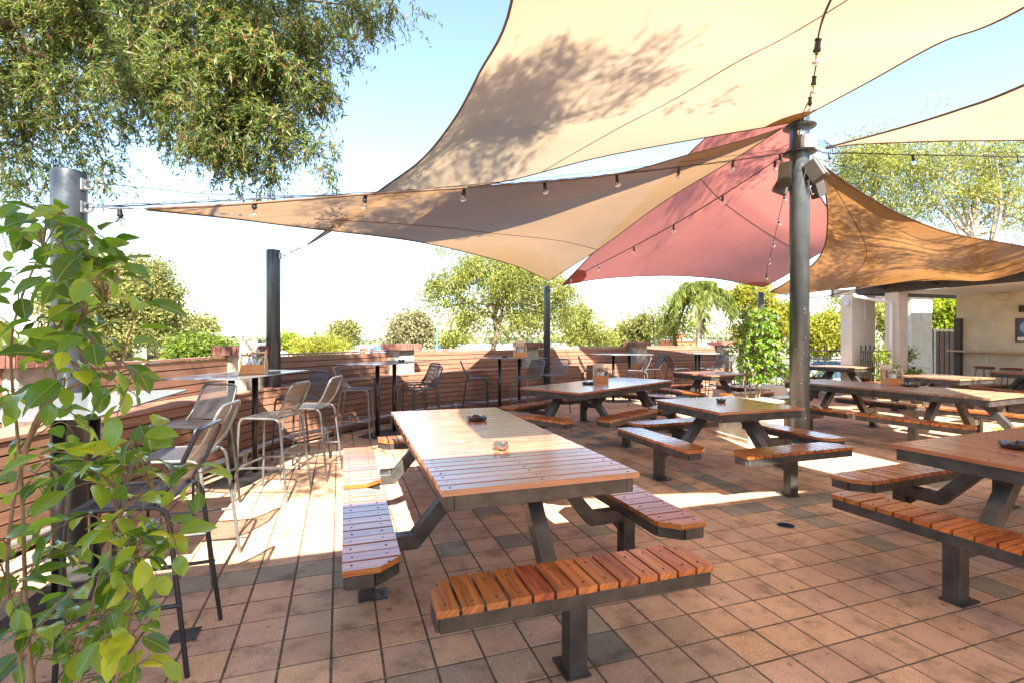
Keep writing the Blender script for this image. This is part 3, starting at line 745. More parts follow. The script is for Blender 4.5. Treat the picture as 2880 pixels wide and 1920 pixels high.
# ring flanges, bolts and the thin mast of the main post
for z in (4.5, 4.13):
    f = MB(); f.lathe([(.128, z - .008), (.215, z - .008), (.215, z + .008), (.128, z + .008)], (0, 0, 0), 36); f.build('ring_flange', M['post'], p_5)
m_ = MB(); m_.lathe([(.05, 4.9), (.05, 5.65), (0, 5.66)], (0, 0, 0), 16); m_.build('mast', M['post'], p_5)
for t, rr, zz in ((p_1, .103, 2.58), (p_1, .103, 2.42), (p_2, .093, 2.62), (p_3, .08, 2.58), (p_4, .075, 2.58)):
    e = MB(); sgn = 1 if t in (p_1, p_2, p_3) else -1
    pts = [Vector((sgn * (rr + .035 + .032 * math.cos(a)), 0, zz + .032 * math.sin(a))) for a in np.linspace(0, 2 * math.pi, 13)[:-1]]
    e.tube(pts, .007, 6, closed=True); e.box((sgn * (rr + .004), 0, zz), (.012, .06, .08)); e.build('eye_bolt', M['gal'], t)
# scratches and paint chips on the main post (real chipped spots)
ch = MB()
for i in range(46):
    a = random.uniform(R(-175), R(-20)); z = random.choice([random.uniform(.25, 1.4), random.uniform(.1, 2.0)]); r = .1292
    s = random.uniform(.002, .006); sl = random.uniform(.3, 2.4); c = Vector((r * math.cos(a), r * math.sin(a), z)); tx = Vector((-math.sin(a), math.cos(a), 0))
    k = 7; pg = [c + tx * (s * math.cos(q) * random.uniform(.5, 1.2)) + Vector((0, 0, s * sl * math.sin(q) * random.uniform(.6, 1.2))) for q in np.linspace(0, 2 * math.pi, k + 1)[:-1]]
    ch.add(pg, [tuple(range(k))])
ch.build('paint_chips', M['gal'], p_5)
# ------------------------------------------------------------------ shade sails
def poly_at(L): return [at(*p) for p in L]
def resample(pts, n):
    """smooth Catmull-Rom through the points, n+1 samples evenly by length"""
    P = [Vector(p) for p in pts]; E = [P[0] * 2 - P[1]] + P + [P[-1] * 2 - P[-2]]; D = []
    for i in range(1, len(E) - 2):
        for k in range(16):
            t = k / 16; a, b, c, d = E[i - 1], E[i], E[i + 1], E[i + 2]
            D.append(0.5 * ((2 * b) + (c - a) * t + (2 * a - 5 * b + 4 * c - d) * t * t + (3 * b - a - 3 * c + d) * t ** 3))
    D.append(P[-1]); cum = [0]
    for i in range(1, len(D)): cum.append(cum[-1] + (D[i] - D[i - 1]).length)
    out = []; j = 0
    for i in range(n + 1):
        s = cum[-1] * i / n
        while j < len(cum) - 2 and cum[j + 1] < s: j += 1
        q = (s - cum[j]) / max(1e-9, cum[j + 1] - cum[j]); out.append(D[j].lerp(D[j + 1], min(1, max(0, q))))
    return out
def sail(bot, top, left, right, mat, label, name='shade_sail', n=44, lift=0.0, seams=(), web=.011):
    """Coons patch; bot: u at v=0, top: u at v=1, left: v at u=0, right: v at u=1. A list of one point is a corner."""
    rs = lambda c: [Vector(c[0])] * (n + 1) if len(c) == 1 else resample(c, n)
    b, t, l, r = rs(bot), rs(top), rs(left), rs(right)
    P = [[None] * (n + 1) for _ in range(n + 1)]
    for j in range(n + 1):
        v = j / n
        for i in range(n + 1):
            u = i / n
            p = b[i] * (1 - v) + t[i] * v + l[j] * (1 - u) + r[j] * u - (b[0] * (1 - u) * (1 - v) + b[n] * u * (1 - v) + t[0] * (1 - u) * v + t[n] * u * v)
            P[j][i] = p + Vector((0, 0, lift * math.sin(math.pi * u) * math.sin(math.pi * v)))
    mb = MB(); vs = [P[j][i] for j in range(n + 1) for i in range(n + 1)]; fs = []; uv = []
    Lu = max(1.0, sum((t[i + 1] - t[i]).length for i in range(n))); Lv = max(1.0, sum((l[i + 1] - l[i]).length for i in range(n)))
    for j in range(n):
        for i in range(n):
            fs.append((j * (n + 1) + i, j * (n + 1) + i + 1, (j + 1) * (n + 1) + i + 1, (j + 1) * (n + 1) + i))
            uv.append([(i / n * Lu, j / n * Lv), ((i + 1) / n * Lu, j / n * Lv), ((i + 1) / n * Lu, (j + 1) / n * Lv), (i / n * Lu, (j + 1) / n * Lv)])
    mb.add(vs, fs, uv, True)
    o = mb.build(name, mat); tag(o, label, 'shade sail', 'shade sails')
    e = MB()
    for c in (b, t, l, r):
        if (c[0] - c[-1]).length > .01: e.tube(c, web, 6)
    e.build('edge_webbing', M['webbing'], o)
    for (u0, v0, u1, v1) in seams:
        sm = MB(); pts = []
        for k in range(31):
            q = k / 30; uu, vv = (u0 + (u1 - u0) * q) * n, (v0 + (v1 - v0) * q) * n
            i, j = min(n - 1, int(uu)), min(n - 1, int(vv)); fu, fv = uu - i, vv - j
            pts.append(P[j][i] * (1 - fu) * (1 - fv) + P[j][i + 1] * fu * (1 - fv) + P[j + 1][i] * (1 - fu) * fv + P[j + 1][i + 1] * fu * fv)
        sm.tube(pts, .006, 5); sm.build('seam', M['webbing'], o)
    return o, P
def turnbuckle(a, b, parent, name='turnbuckle'):
    a, b = Vector(a), Vector(b); m = MB(); d = (b - a); L = d.length; d.normalize()
    m.tube([a, a + d * L * .3], .005, 6); m.tube([a + d * L * .3, a + d * L * .7], .010, 8); m.tube([a + d * L * .7, b], .005, 6)
    for c in (a, b, a + d * L * .3):
        x = d.cross(Vector((0, 0, 1))).normalized()
        m.tube([c + (d * math.cos(q) + x * math.sin(q)) * .016 for q in np.linspace(0, 2 * math.pi, 9)[:-1]], .004, 5, closed=True)
    return m.build(name, M['gal'], parent)
P5c = at(2250, 347, 7.2)
# the big cream sail overhead: P2, P5 and two corners behind the camera
e_left = poly_at([(866, 688, 6.72), (1065, 539, 6.1), (1182, 453, 5.5), (1273, 343, 4.9), (1347, 208, 4.2), (1440, 0, 3.4)]) + [Vector((0.07, 1.9, 3.98)), Vector((0.4, 0.5, 4.1))]
e_bot = [at(866, 688, 6.72), at(1075, 573, 6.72), at(1240, 541, 6.8), at(1440, 506, 6.9), at(1690, 442, 7.0), at(1990, 386, 7.1), at(2160, 357, 7.18), at(2240, 343, 7.2)]
e_right = poly_at([(2240, 343, 7.2), (2297, 309, 6.8), (2444, 230, 5.7), (2640, 122, 4.7), (2880, 21, 3.85)]) + [Vector((4.1, 2.2, 4.1)), Vector((4.7, .9, 4.35))]
e_back = [Vector((0.4, 0.5, 4.1)), Vector((1.8, .72, 4.3)), Vector((3.2, .86, 4.3)), Vector((4.7, .9, 4.35))]
sail1, G1 = sail(e_bot, e_back, e_left, e_right, M['sail_cream'], 'largest cream shade sail overhead with a dark seam and leafy shadows', seams=((.47, 0, .8, 1),), n=56)
turnbuckle(at(866, 688, 6.72), (P2.x + .13, P2.y, 2.62), sail1); turnbuckle(at(2240, 343, 7.2), at(2232, 350, 7.2), sail1)
# second sail: P1 - P5 - P3
s2_up = poly_at([(413, 588, 3.66), (673, 575, 4.02), (1060, 545, 4.55), (1440, 519, 5.13), (1734, 490, 5.73), (1930, 438, 6.21), (2101, 392, 6.71), (2199, 361, 7.05)])
s2_lo = poly_at([(413, 590, 3.66), (640, 613, 4.4), (850, 640, 5.34), (1200, 685, 7.36), (1440, 745, 9.95), (1544, 790, 11.4)])
s2_r = poly_at([(2199, 361, 7.05), (2058, 452, 8.0), (1869, 566, 8.97), (1685, 700, 10.2), (1544, 790, 11.4)])
sail2, G2 = sail([s2_up[0]], s2_r, s2_up, s2_lo, M['sail_tan'], 'tan shade sail stretching from the left post to the thick post and slim black post', seams=((.72, 0.2, .72, 1),))
turnbuckle(s2_up[0], (P1.x + .16, P1.y, 2.42), sail2); turnbuckle(s2_up[-1], (P5.x - .2, P5.y, 4.5), sail2); turnbuckle(s2_lo[-1], (P3.x + .06, P3.y - .06, 2.6), sail2)
# red sail
s3_bot = poly_at([(1580, 803, 11.5), (1700, 784, 11.8), (1870, 776, 12.2), (2000, 783, 12.6), (2080, 796, 12.9), (2146, 808, 13.0)])
s3_l = poly_at([(1580, 803, 11.5), (1760, 615, 10.3), (1930, 440, 9.3), (1997, 378, 8.9), (2236, 160, 7.4)])
s3_r = poly_at([(2146, 808, 13.0), (2205, 778, 13.0), (2290, 722, 12.9), (2409, 660, 12.7)])
s3_t = poly_at([(2236, 160, 7.4), (2252, 340, 8.3), (2272, 470, 9.6), (2325, 580, 11.2), (2409, 660, 12.7)])
sail3, G3 = sail(s3_bot, s3_t, s3_l, s3_r, M['sail_red'], 'red shade sail in the middle behind the thick post', seams=((0, .62, 1, .55),))
turnbuckle(s3_bot[0], (P3.x + .07, P3.y, 2.56), sail3); turnbuckle(s3_bot[-1], (P4.x - .05, P4.y, 2.6), sail3)
# brown sail at the right
s4_t = poly_at([(2306, 462, 7.35), (2400, 528, 7.5), (2500, 588, 7.65), (2600, 632, 7.85), (2700, 662, 8.05), (2880, 694, 8.5), (3010, 722, 8.8)])
s4_l = poly_at([(2306, 462, 7.35), (2322, 540, 8.0), (2328, 625, 9.0), (2318, 695, 10.2), (2285, 745, 11.2), (2210, 796, 12.4), (2165, 822, 12.95)])
s4_b = poly_at([(2165, 822, 12.95), (2290, 838, 12.2), (2400, 815, 11.7), (2500, 799, 11.2), (2700, 776, 10.1), (2880, 757, 9.3), (3010, 722, 8.8)])
sail4, G4 = sail([s4_t[0]], s4_b, s4_t, s4_l, M['sail_brown'], 'golden brown shade sail at the right above the pillars', seams=((.62, .1, .72, 1),), web=.014)
turnbuckle(s4_b[0], (P4.x + .06, P4.y, 2.6), sail4); turnbuckle(s4_t[0], (P5.x + .15, P5.y, 4.13), sail4)
# yellow sail at the upper right
s5_u = poly_at([(2322, 416, 7.3), (2400, 396, 6.9), (2540, 358, 6.2), (2700, 308, 5.4), (2880, 240, 4.6)]) + [Vector((5.15, 3.1, 3.95)), Vector((5.7, 1.2, 4.1))]
s5_l = poly_at([(2322, 418, 7.3), (2400, 407, 7.3), (2520, 401, 7.2), (2700, 396, 7.0), (2880, 394, 6.8), (3250, 380, 6.4)])
s5_e = [s5_u[-1], (s5_u[-1] + s5_l[-1]) / 2 + Vector((-.3, 0, -.1)), s5_l[-1]]
sail5, G5 = sail([s5_u[0]], s5_e, s5_u, s5_l, M['sail_cream'], 'yellow cream shade sail at the upper right edge', web=.014)
turnbuckle(s5_u[0], (P5.x + .2, P5.y, 4.13), sail5)
# sewn corner patches of the sails, a second layer of cloth just under the corner
def corner_patch(G, cu, cv, frac, mat, parent, n=44):
    mb = MB(); N_ = len(G) - 1; pts = []; m = 10
    for j in range(m + 1):
        for i in range(m + 1):
            u = frac * i / m; v = frac * j / m
            if u * u + v * v > frac * frac * 1.0:
                k = frac / math.hypot(u, v); u *= k; v *= k
            U = (u if cu == 0 else 1 - u) * N_; V_ = (v if cv == 0 else 1 - v) * N_
            a, b = min(N_ - 1, int(U)), min(N_ - 1, int(V_)); fu, fv = U - a, V_ - b
            pts.append(G[b][a] * (1 - fu) * (1 - fv) + G[b][a + 1] * fu * (1 - fv) + G[b + 1][a] * (1 - fu) * fv + G[b + 1][a + 1] * fu * fv - Vector((0, 0, .006)))
    fs = [(j * (m + 1) + i, j * (m + 1) + i + 1, (j + 1) * (m + 1) + i + 1, (j + 1) * (m + 1) + i) for j in range(m) for i in range(m)]
    mb.add(pts, fs, None, True); mb.build('corner_patch', mat, parent)
corner_patch(G1, 1, 0, .07, M['sail_brown'], sail1); corner_patch(G3, 0, 0, .09, M['sail_red'], sail3); corner_patch(G3, 1, 0, .09, M['sail_red'], sail3)
# maker's tags on the second sail near its left tip (seen from behind, so the printing reads mirrored)
def text_mesh(s, size, mat, parent, name, mtx, extrude=.0006):
    c = bpy.data.curves.new(name, 'FONT'); c.body = s; c.size = size; c.align_x = 'CENTER'; c.align_y = 'CENTER'; c.extrude = extrude
    tmp = bpy.data.objects.new('tmp_text', c); COL.objects.link(tmp)
    dg = bpy.context.evaluated_depsgraph_get(); me = bpy.data.meshes.new_from_object(tmp.evaluated_get(dg)); bpy.data.objects.remove(tmp)
    me.materials.clear(); me.materials.append(mat); me.transform(mtx)
    o = bpy.data.objects.new(name, me); COL.objects.link(o); o.parent = parent; return o
teal = simple('teal_print', (0.01, 0.16, 0.2), 0.7)
def label_tag(px0, px1, y0, y1, Yd, txt, size, ink):
    a, b, c, d = at(px0, y0[0], Yd), at(px1, y0[1], Yd + .12), at(px1, y1[1], Yd + .12), at(px0, y1[0], Yd)
    for q in (a, b, c, d): q.y -= .012
    mb = MB(); off = Vector((0, .002, 0)); mb.add([a, b, c, d, a + off, b + off, c + off, d + off], [(0, 1, 2, 3), (7, 6, 5, 4), (0, 4, 5, 1), (1, 5, 6, 2), (2, 6, 7, 3), (3, 7, 4, 0)])
    t = mb.build('maker_label', M['white'], sail2)
    x = (b - a).normalized(); y = (a - d).normalized(); z = x.cross(y)
    mt = Matrix((( -x.x, y.x, z.x, 0), (-x.y, y.y, z.y, 0), (-x.z, y.z, z.z, 0), (0, 0, 0, 1)))
    mt.translation = (a + b + c + d) / 4 + z * .004
    text_mesh(txt, size, ink, t, 'printing', mt)
label_tag(658, 697, (601, 602.5), (612, 612), 4.15, 'Sails', .016, teal); label_tag(607, 651, (598, 600.5), (607.5, 608.5), 4.0, 'SHADE SAILS', .0085, M['ink'])
# ------------------------------------------------------------------ strings of lights
def bulb_at(p, parent, r=.03, down=Vector((0, 0, -1))):
    # p: point on the cable; bulb hangs below, nearly upright
    tilt = Matrix.Rotation(random.uniform(-.12, .12), 3, 'X') @ Matrix.Rotation(random.uniform(-.15, .15), 3, 'Y')
    g = MB(); g.lathe([(.012, -.066), (.02, -.076), (.0285, -.092), (.030, -.104), (.026, -.12), (.015, -.131), (0, -.134)], (0, 0, 0), 14)
    s = MB(); s.lathe([(0, .012), (.014, .01), (.016, -.012), (.0175, -.045), (.021, -.048), (.0215, -.06), (.014, -.068)], (0, 0, 0), 12)
    s.tube([(-.018, 0, .006), (.018, 0, .006)], .009, 6)
    f = MB(); f.lathe([(.003, -.07), (.007, -.085), (.005, -.105), (.002, -.11)], (0, 0, 0), 8)
    for m in (g, s, f): m.v = [tuple(Vector(p) + tilt @ Vector(q)) for q in m.v]
    b = g.build('bulb', M['bulb'], parent); s.build('socket', M['rope'], b); f.build('filament', M['filament'], b)
def string(pts, bulbs, label, n=60, group='strings of bulb lights'):
    """pts: cable control points; bulbs: parameters along the resampled cable"""
    c = resample(pts, n); t = MB(); t.tube(c, .0055, 6)
    t.tube([p + Vector((0, 0, .011 + .004 * math.sin(i * .9))) for i, p in enumerate(c)], .0035, 5)
    o = empty('string_lights', c[0], 0, label, 'string lights', group)
    ob = t.build('cable', M['rope'], o); ob.location = -c[0]
    hld = ob
    for q in bulbs:
        p = c[int(round(q * n))]
        bulb_at(p - c[0] - Vector((0, 0, .012)), o)
    return o
def par(px_list, pts, n=200):
    c = resample(pts, n); out = []
    for px in px_list:
        out.append(min(range(n + 1), key=lambda i: abs(1440 + F * c[i].x / c[i].y - px)) / n)
    return out
sa = poly_at([(238, 583, 3.57), (341, 581, 3.7), (717, 561, 4.1), (1032, 545, 4.55), (1303, 528, 4.98), (1534, 510, 5.4), (1733, 492, 5.8), (1909, 472, 6.25), (2063, 453, 6.7), (2195, 434, 7.05), (2222, 428, 7.15)])
string(sa, par([341, 717, 1032, 1303, 1534, 1733, 1909, 2063, 2195], sa, 240), 'string of clear bulbs from the left post to the thick post along the tan sail', 240)
sb = poly_at([(2222, 430, 7.2), (2180, 455, 7.4), (2030, 552, 8.1), (1893, 634, 8.9), (1783, 694, 9.8), (1686, 744, 10.7), (1590, 794, 11.45)])
string(sb, par([2178, 2030, 1893, 1783, 1686, 1606], sb, 200), 'string of bulbs running down under the red sail to the slim black post', 200)
sc_ = poly_at([(2216, 500, 7.3), (2204, 552, 8.2), (2187, 630, 9.4), (2173, 692, 10.5), (2160, 745, 11.6), (2149, 806, 12.9)])
string(sc_, [.14, .33, .52, .7, .86], 'string of bulbs hanging nearly upright to the left of the thick post', 100)
sd_ = [at(2246, 420, 7.1), at(2250, 345, 6.3), at(2278, 275, 5.2), at(2297, 175, 3.7), at(2335, 5, 2.5), Vector((1.35, 1.3, 3.3)), Vector((1.2, .7, 3.45))]
o4 = string(sd_, [.12, .30, .46, .66], 'string of bulbs coming from the thick post towards the viewer under the cream sail', 100)
se = poly_at([(2285, 418, 7.2), (2325, 432, 7.2), (2400, 432, 7.2), (2560, 437, 7.25), (2720, 439, 7.3), (2880, 443, 7.35), (3200, 440, 7.5)])
string(se, par([2330, 2568, 2862], se, 200), 'string of bulbs going right from the thick post towards the tall gum trees', 200)
def wire(pts, r, label, name='guy_wire', mat=None, cat='wire', group=None):
    m = MB(); m.tube(resample(pts, 50), r, 6); o = m.build(name, mat or M['rope']); return tag(o, label, cat, group)
wire([at(236, 512, 3.57), at(420, 530, 3.9), at(620, 548, 4.3), at(1000, 546, 5.0), at(1450, 508, 5.7), at(1800, 470, 6.4), at(2215, 420, 7.15)], .003, 'thin steel cable from the top of the left post through the hanging foliage')
wire([at(2285, 442, 7.2), at(2480, 500, 7.6), at(2700, 560, 8.0), at(2880, 622, 8.4), at(3050, 672, 8.8)], .0045, 'thin blue cable slanting down from the thick post in front of the gum trees', mat=simple('blue_cable', (0.03, 0.09, 0.16), .5))
# ------------------------------------------------------------------ speakers and junction box on the main post
def speaker(loc, rx, rz, label):
    t = empty('speaker', loc, 0, label, 'speaker', 'black speakers on the thick post'); t.rotation_euler = (rx, 0, rz)
    a = MB(); a.prism([(-.085, -.08), (-.07, -.1), (.07, -.1), (.085, -.08), (.06, .1), (-.06, .1)], -.145, .145); a.build('case', M['speaker'], t, bevel=.01)
    g = MB(); g.prism([(-.078, -.104), (.078, -.104), (.072, -.112), (-.072, -.112)], -.135, .135); g.build('grille', M['grille'], t, bevel=.004)
    b = MB(); b.tube(fillet([(0, .1, .06), (0, .16, .06), (0, .16, -.06), (0, .1, -.06)], .02, 3), .008, 6); b.build('bracket', M['gal'], t)
    return t
speaker(at(2210, 492, 7.05), R(-24), R(-38), 'black speaker on the left of the thick post, the higher of that side')
speaker(at(2292, 482, 7.0), R(-28), R(42), 'black speaker tilted down on the right of the thick post, in front')
speaker(at(2206, 518, 7.32), R(-30), R(-110), 'black speaker on the left of the thick post, lower and farther back')
speaker(at(2296, 527, 7.34), R(-30), R(120), 'black speaker on the right of the thick post, lower and farther back')
j = MB(); j.box(at(2274, 399, 7.02), (.17, .1, .17)); jo = j.build('junction_box', M['white'], bevel=.008); tag(jo, 'white square box on the thick post just above the lower ring', 'box')
cb = MB()
for k in range(5):
    a = at(2288 + k * 2, 395 + k * 4, 7.05); b = at(2330 + k * 6, 432 + k * 2, 7.15)
    cb.tube(resample([a, (a + b) / 2 + Vector((.05 + .02 * k, -.02, .07 - .01 * k)), b], 12), .004, 5)
for k in range(4):
    a = at(2246 - k * 4, 398 + k * 8, 7.0); b = at(2205 + k * 3, 436, 7.1)
    cb.tube(resample([a, (a + b) / 2 + Vector((-.03, -.04, .02 - .01 * k)), b], 12), .004, 5)
cb.tube(resample([at(2262, 438, 7.05), at(2258, 450, 7.0), at(2266, 470, 7.02), at(2262, 500, 7.0)], 16), .004, 5)
tag(cb.build('power_cables', M['rope']), 'loops of black power cable around the white box on the thick post', 'cable')
# ------------------------------------------------------------------ things on the tables
def ashtray(p, r, label, mat='ashtray', h=.035, notches=6):
    """round bowl with cut notches in the rim"""
    mb = MB(); n = 36
    prof = [(r * .82, 0), (r * .95, h * .3), (r, h), (r * .93, h), (r * .84, h * .35), (r * .5, h * .18), (0, h * .16)]
    vs = []; fs = []
    for k, (rr, z) in enumerate(prof):
        for i in range(n):
            a = 2 * math.pi * i / n; zz = z
            if k in (2, 3) and (i % (n // notches)) < 2: zz = z - h * .38
            vs.append((rr * math.cos(a), rr * math.sin(a), zz))
    for k in range(len(prof) - 1):
        for i in range(n): fs.append((k * n + i, k * n + (i + 1) % n, (k + 1) * n + (i + 1) % n, (k + 1) * n + i))
    mb.add(vs, fs, None, False); mb.add([(prof[0][0] * math.cos(2 * math.pi * i / n), prof[0][0] * math.sin(2 * math.pi * i / n), 0) for i in range(n)], [tuple(range(n - 1, -1, -1))])
    o = mb.build('ashtray', M[mat], loc=p, rotz=random.uniform(0, 3)); return tag(o, label, 'ashtray', 'round notched ashtrays')
def gp(px, py, z): Y = F * (CH - z) / (py - HZ); return Vector(((px - 1440) / F * Y, Y, z))
TT = .7765; BTZ = 1.121
ashtray(gp(1342, 1180, TT), .092, 'wide dark ashtray on the near long picnic table, the farther of its two')
ashtray(gp(1409, 1262, TT), .054, 'small shiny ashtray on the near long picnic table, the nearer of its two', 'ashtray_steel', .045, 4)
ashtray(gp(1654, 1079, TT) , .10, 'dark ashtray beside the menu caddy on the table before the curved wall')
ashtray(gp(2028, 1130, TT), .052, 'small ashtray alone on the square table left of the thick post', h=.04)
ashtray(gp(2560, 1085, TT), .12, 'flat black ashtray in front of the caddy on the weathered long table')
ashtray(gp(2862, 1258, TT), .10, 'large black ashtray at the right edge on the red brown table')
ashtray(gp(741, 1047, BTZ), .056, 'small black ashtray beside the caddy on the tall bar table')
ashtray(gp(1129, 1016, BTZ), .056, 'small black ashtray on the second tall bar table')
ashtray(Vector((-.14, 9.95, BTZ)), .062, 'small black ashtray on the bar table left of the slim black post')
def caddy(p, rz, label, menu_tilt=.25, bottle=True, seed=1, sc=1.0):
    rnd = random.Random(seed); t = empty('table_caddy', p, rz, label, 'caddy', 'wooden table caddies'); t.scale = (sc,) * 3
    L, Wd = .24, .16
    for s in (-1, 1):
        e = MB(); prof = [(-Wd / 2, 0), (Wd / 2, 0), (Wd / 2, .12), (Wd / 2 - .022, .155), (.035, .2), (.026, .235), (.012, .252), (-.012, .252), (-.026, .235), (-.035, .2), (-Wd / 2 + .022, .155), (-Wd / 2, .12)]
        mtx = Matrix.Translation((s * L / 2, 0, 0)) @ Matrix(((0, 0, 1, 0), (1, 0, 0, 0), (0, 1, 0, 0), (0, 0, 0, 1)))
        e.prism(prof, -.006, .006, mtx, uvdir=1); e.build('end_panel', M['caddy_end'], t, bevel=.002)
    b = MB()
    for s in (-1, 1): b.box((0, s * (Wd / 2 - .006), .052), (L - .014, .011, .102), uvaxis=0)
    b.box((0, 0, .006), (L - .014, Wd - .026, .01), uvaxis=0); b.box((0, 0, .05), (.008, Wd - .026, .075), uvaxis=1)
    b.build('tray', M['caddy'], t, bevel=.0015)
    hnd = MB(); hnd.tube([(-L / 2 - .01, 0, .225), (L / 2 + .01, 0, .225)], .010, 10); hnd.build('handle', M['caddy_end'], t)
    # cutlery standing in the tray
    c = MB(); hd_ = MB()
    for k in range(16):
        x, y = rnd.uniform(-.1, .1), rnd.uniform(-.05, .05); tx, ty = rnd.uniform(-.35, .35), rnd.uniform(-.3, .3); z0 = .03; l = rnd.uniform(.15, .21)
        q = Vector((x, y, z0)); d = Vector((tx, ty, 1)).normalized()
        (hd_ if k % 3 == 0 else c).bar(q, q + d * l, .012, .004, up=(1, .3, 0))
        if k % 4 == 1:
            e_ = q + d * l; c.lathe([(.003, 0), (.014, .012), (.013, .03), (.004, .042)], e_, 8)
    c.build('cutlery', M['cutlery'], t); hd_.build('dark_handled_knives', M['dark_handle'], t)
    np_ = MB()
    for k in range(5): np_.box((-.05 + .025 * k + rnd.uniform(-.005, .005), rnd.uniform(-.02, .03), .11), (.02, .08, .1), Matrix.Rotation(rnd.uniform(-.3, .3), 3, 'Y'))
    np_.build('napkins', M['napkin'], t)
    return t
def menu(p, rz, tilt, label, lines, h=.27, w_=.17):
    t = empty('menu_card', p, rz, label, 'menu', 'brown paper menus standing in the caddies')
    Rm = Matrix.Rotation(tilt, 3, 'X'); b = MB(); b.box(Rm @ Vector((0, 0, h / 2)), (w_, .006, h), Rm); sh = b.build('sheet', M['paper'], t)
    for i, (s, sz, z) in enumerate(lines):
        mt = Matrix.Translation(Rm @ Vector((0, -.0045, h * z))) @ (Rm @ Matrix(((1, 0, 0), (0, 0, -1), (0, 1, 0)))).to_4x4()
        text_mesh(s, sz, M['ink'], sh, 'printing', mt)
    return t
ML = [('The', .013, .86), ('Bistro & Bar', .024, .77), ('TAPAS  SHARES  PLATES', .011, .64), ('Burgers Salads Mains', .011, .52), ('Kids Meals', .011, .42)]
c1 = gp(705, 1052, BTZ); caddy(c1 + Vector((.0, .06, 0)), R(14), 'wooden caddy full of cutlery on the tall bar table beside the round grey post', seed=1)
menu(c1 + Vector((-.055, .05, .016)), R(14), R(-8), 'menu in the bar table caddy beside the round grey post', ML, .33)
c2 = gp(1692, 1073, TT); caddy(c2 + Vector((0, .1, 0)), R(-6), 'wooden cutlery caddy on the long picnic table before the curved wall', seed=2)
menu(c2 + Vector((-.03, .13, .016)), R(-6), R(-14), 'menu in the caddy before the curved wall', ML, .29)
c3 = gp(2525, 1082, TT); caddy(c3 + Vector((.0, .12, 0)), R(-24), 'wooden cutlery caddy on the weathered long table at the right', seed=3, sc=1.0)
menu(c3 + Vector((-.05, .16, .016)), R(-14), R(-6), 'menu in the caddy on the weathered long table at the right', ML, .29)
c4 = Vector((.16, 9.98, BTZ)); caddy(c4, R(4), 'wooden caddy on the bar table left of the slim black post', seed=4)
menu(c4 + Vector((.0, .03, .016)), R(4), R(-5), 'menu in the caddy left of the slim black post', ML, .31)
# ------------------------------------------------------------------ drain, cover plates
d = gp(2210, 1477, 0); dr = empty('floor_drain', (d.x, d.y, 0), 0, 'round black floor drain grate in the paving', 'drain')
r_ = MB(); r_.lathe([(.062, .001), (.064, .006), (.072, .007), (.074, .002)], (0, 0, 0), 28); r_.build('rim', M['gal'], dr)
g_ = MB()
for k in range(7):
    x = -.045 + .015 * k; L = 2 * math.sqrt(.061 ** 2 - x * x)
    g_.box((x, 0, .0045), (.005, L, .003)); g_.box((0, x, .0040), (L, .004, .003))
g_.build('grate', M['iron'], dr)
h_ = MB(); h_.lathe([(0, .0015), (.0625, .0016)], (0, 0, 0), 24); h_.build('hole_shade_disc', simple('drain_dark', (.008, .008, .008), .9), dr)  # flat near-black disc stands in for the shade inside the drain
for (px, py, wd, lb) in ((520, 1787, .125, 'square dark metal cover plate in the paving beside the plant'), (1212, 1447, .095, 'small bright metal cover plate under the near long picnic table')):
    q = gp(px, py, 0); t = empty('cover_plate', (q.x, q.y, 0), UA, lb, 'cover plate', 'metal cover plates'); b = MB(); b.box((0, 0, .005), (wd, wd * .95, .006)); b.build('plate', M['gal'] if wd < .1 else M['plate'], t, bevel=.002)
    s = MB()
    for (a, c) in ((0, 0), (.35, .35), (-.35, .35), (.35, -.35), (-.35, -.35)): s.lathe([(.006, .008), (.006, .0095), (0, .01)], (a * wd, c * wd, 0), 8)
    s.build('screws', M['screw'], t)
# ------------------------------------------------------------------ foliage
def unit(a): return a / np.maximum(1e-9, np.linalg.norm(a, axis=-1, keepdims=True))
def leaf_object(name, P, D, L, Wd, mat, parent=None, droop=0.0, fold=0.12):
    """every leaf a narrow folded diamond: P base points, D directions"""
    n = len(P); D = unit(D); rnd = unit(RNG.normal(size=(n, 3)) + np.array([0, 0, 1.2]))
    S_ = unit(np.cross(D, rnd)); Nn = np.cross(S_, D)
    L = np.broadcast_to(L, n)[:, None]; Wd = np.broadcast_to(Wd, n)[:, None]
    mid = P + D * L * .45; tip = P + D * L + np.array([0, 0, -1.0]) * L * droop
    a = mid + S_ * Wd / 2 + Nn * Wd * fold; b = mid - S_ * Wd / 2 + Nn * Wd * fold
    V = np.stack([P, a, tip, b], 1).reshape(-1, 3)
    me = bpy.data.meshes.new(name); me.vertices.add(4 * n); me.vertices.foreach_set('co', V.astype(np.float32).ravel())
    me.loops.add(6 * n); me.polygons.add(2 * n)
    k = np.arange(n)[:, None] * 4; idx = np.concatenate([k + 0, k + 1, k + 2, k + 0, k + 2, k + 3], 1).ravel()
    me.loops.foreach_set('vertex_index', idx.astype(np.int32)); me.polygons.foreach_set('loop_start', (np.arange(2 * n) * 3).astype(np.int32))
    me.polygons.foreach_set('loop_total', np.full(2 * n, 3, np.int32)); me.update(calc_edges=True); me.validate()
    me.materials.append(mat); o = bpy.data.objects.new(name, me); COL.objects.link(o)
    if parent: o.parent = parent
    return o
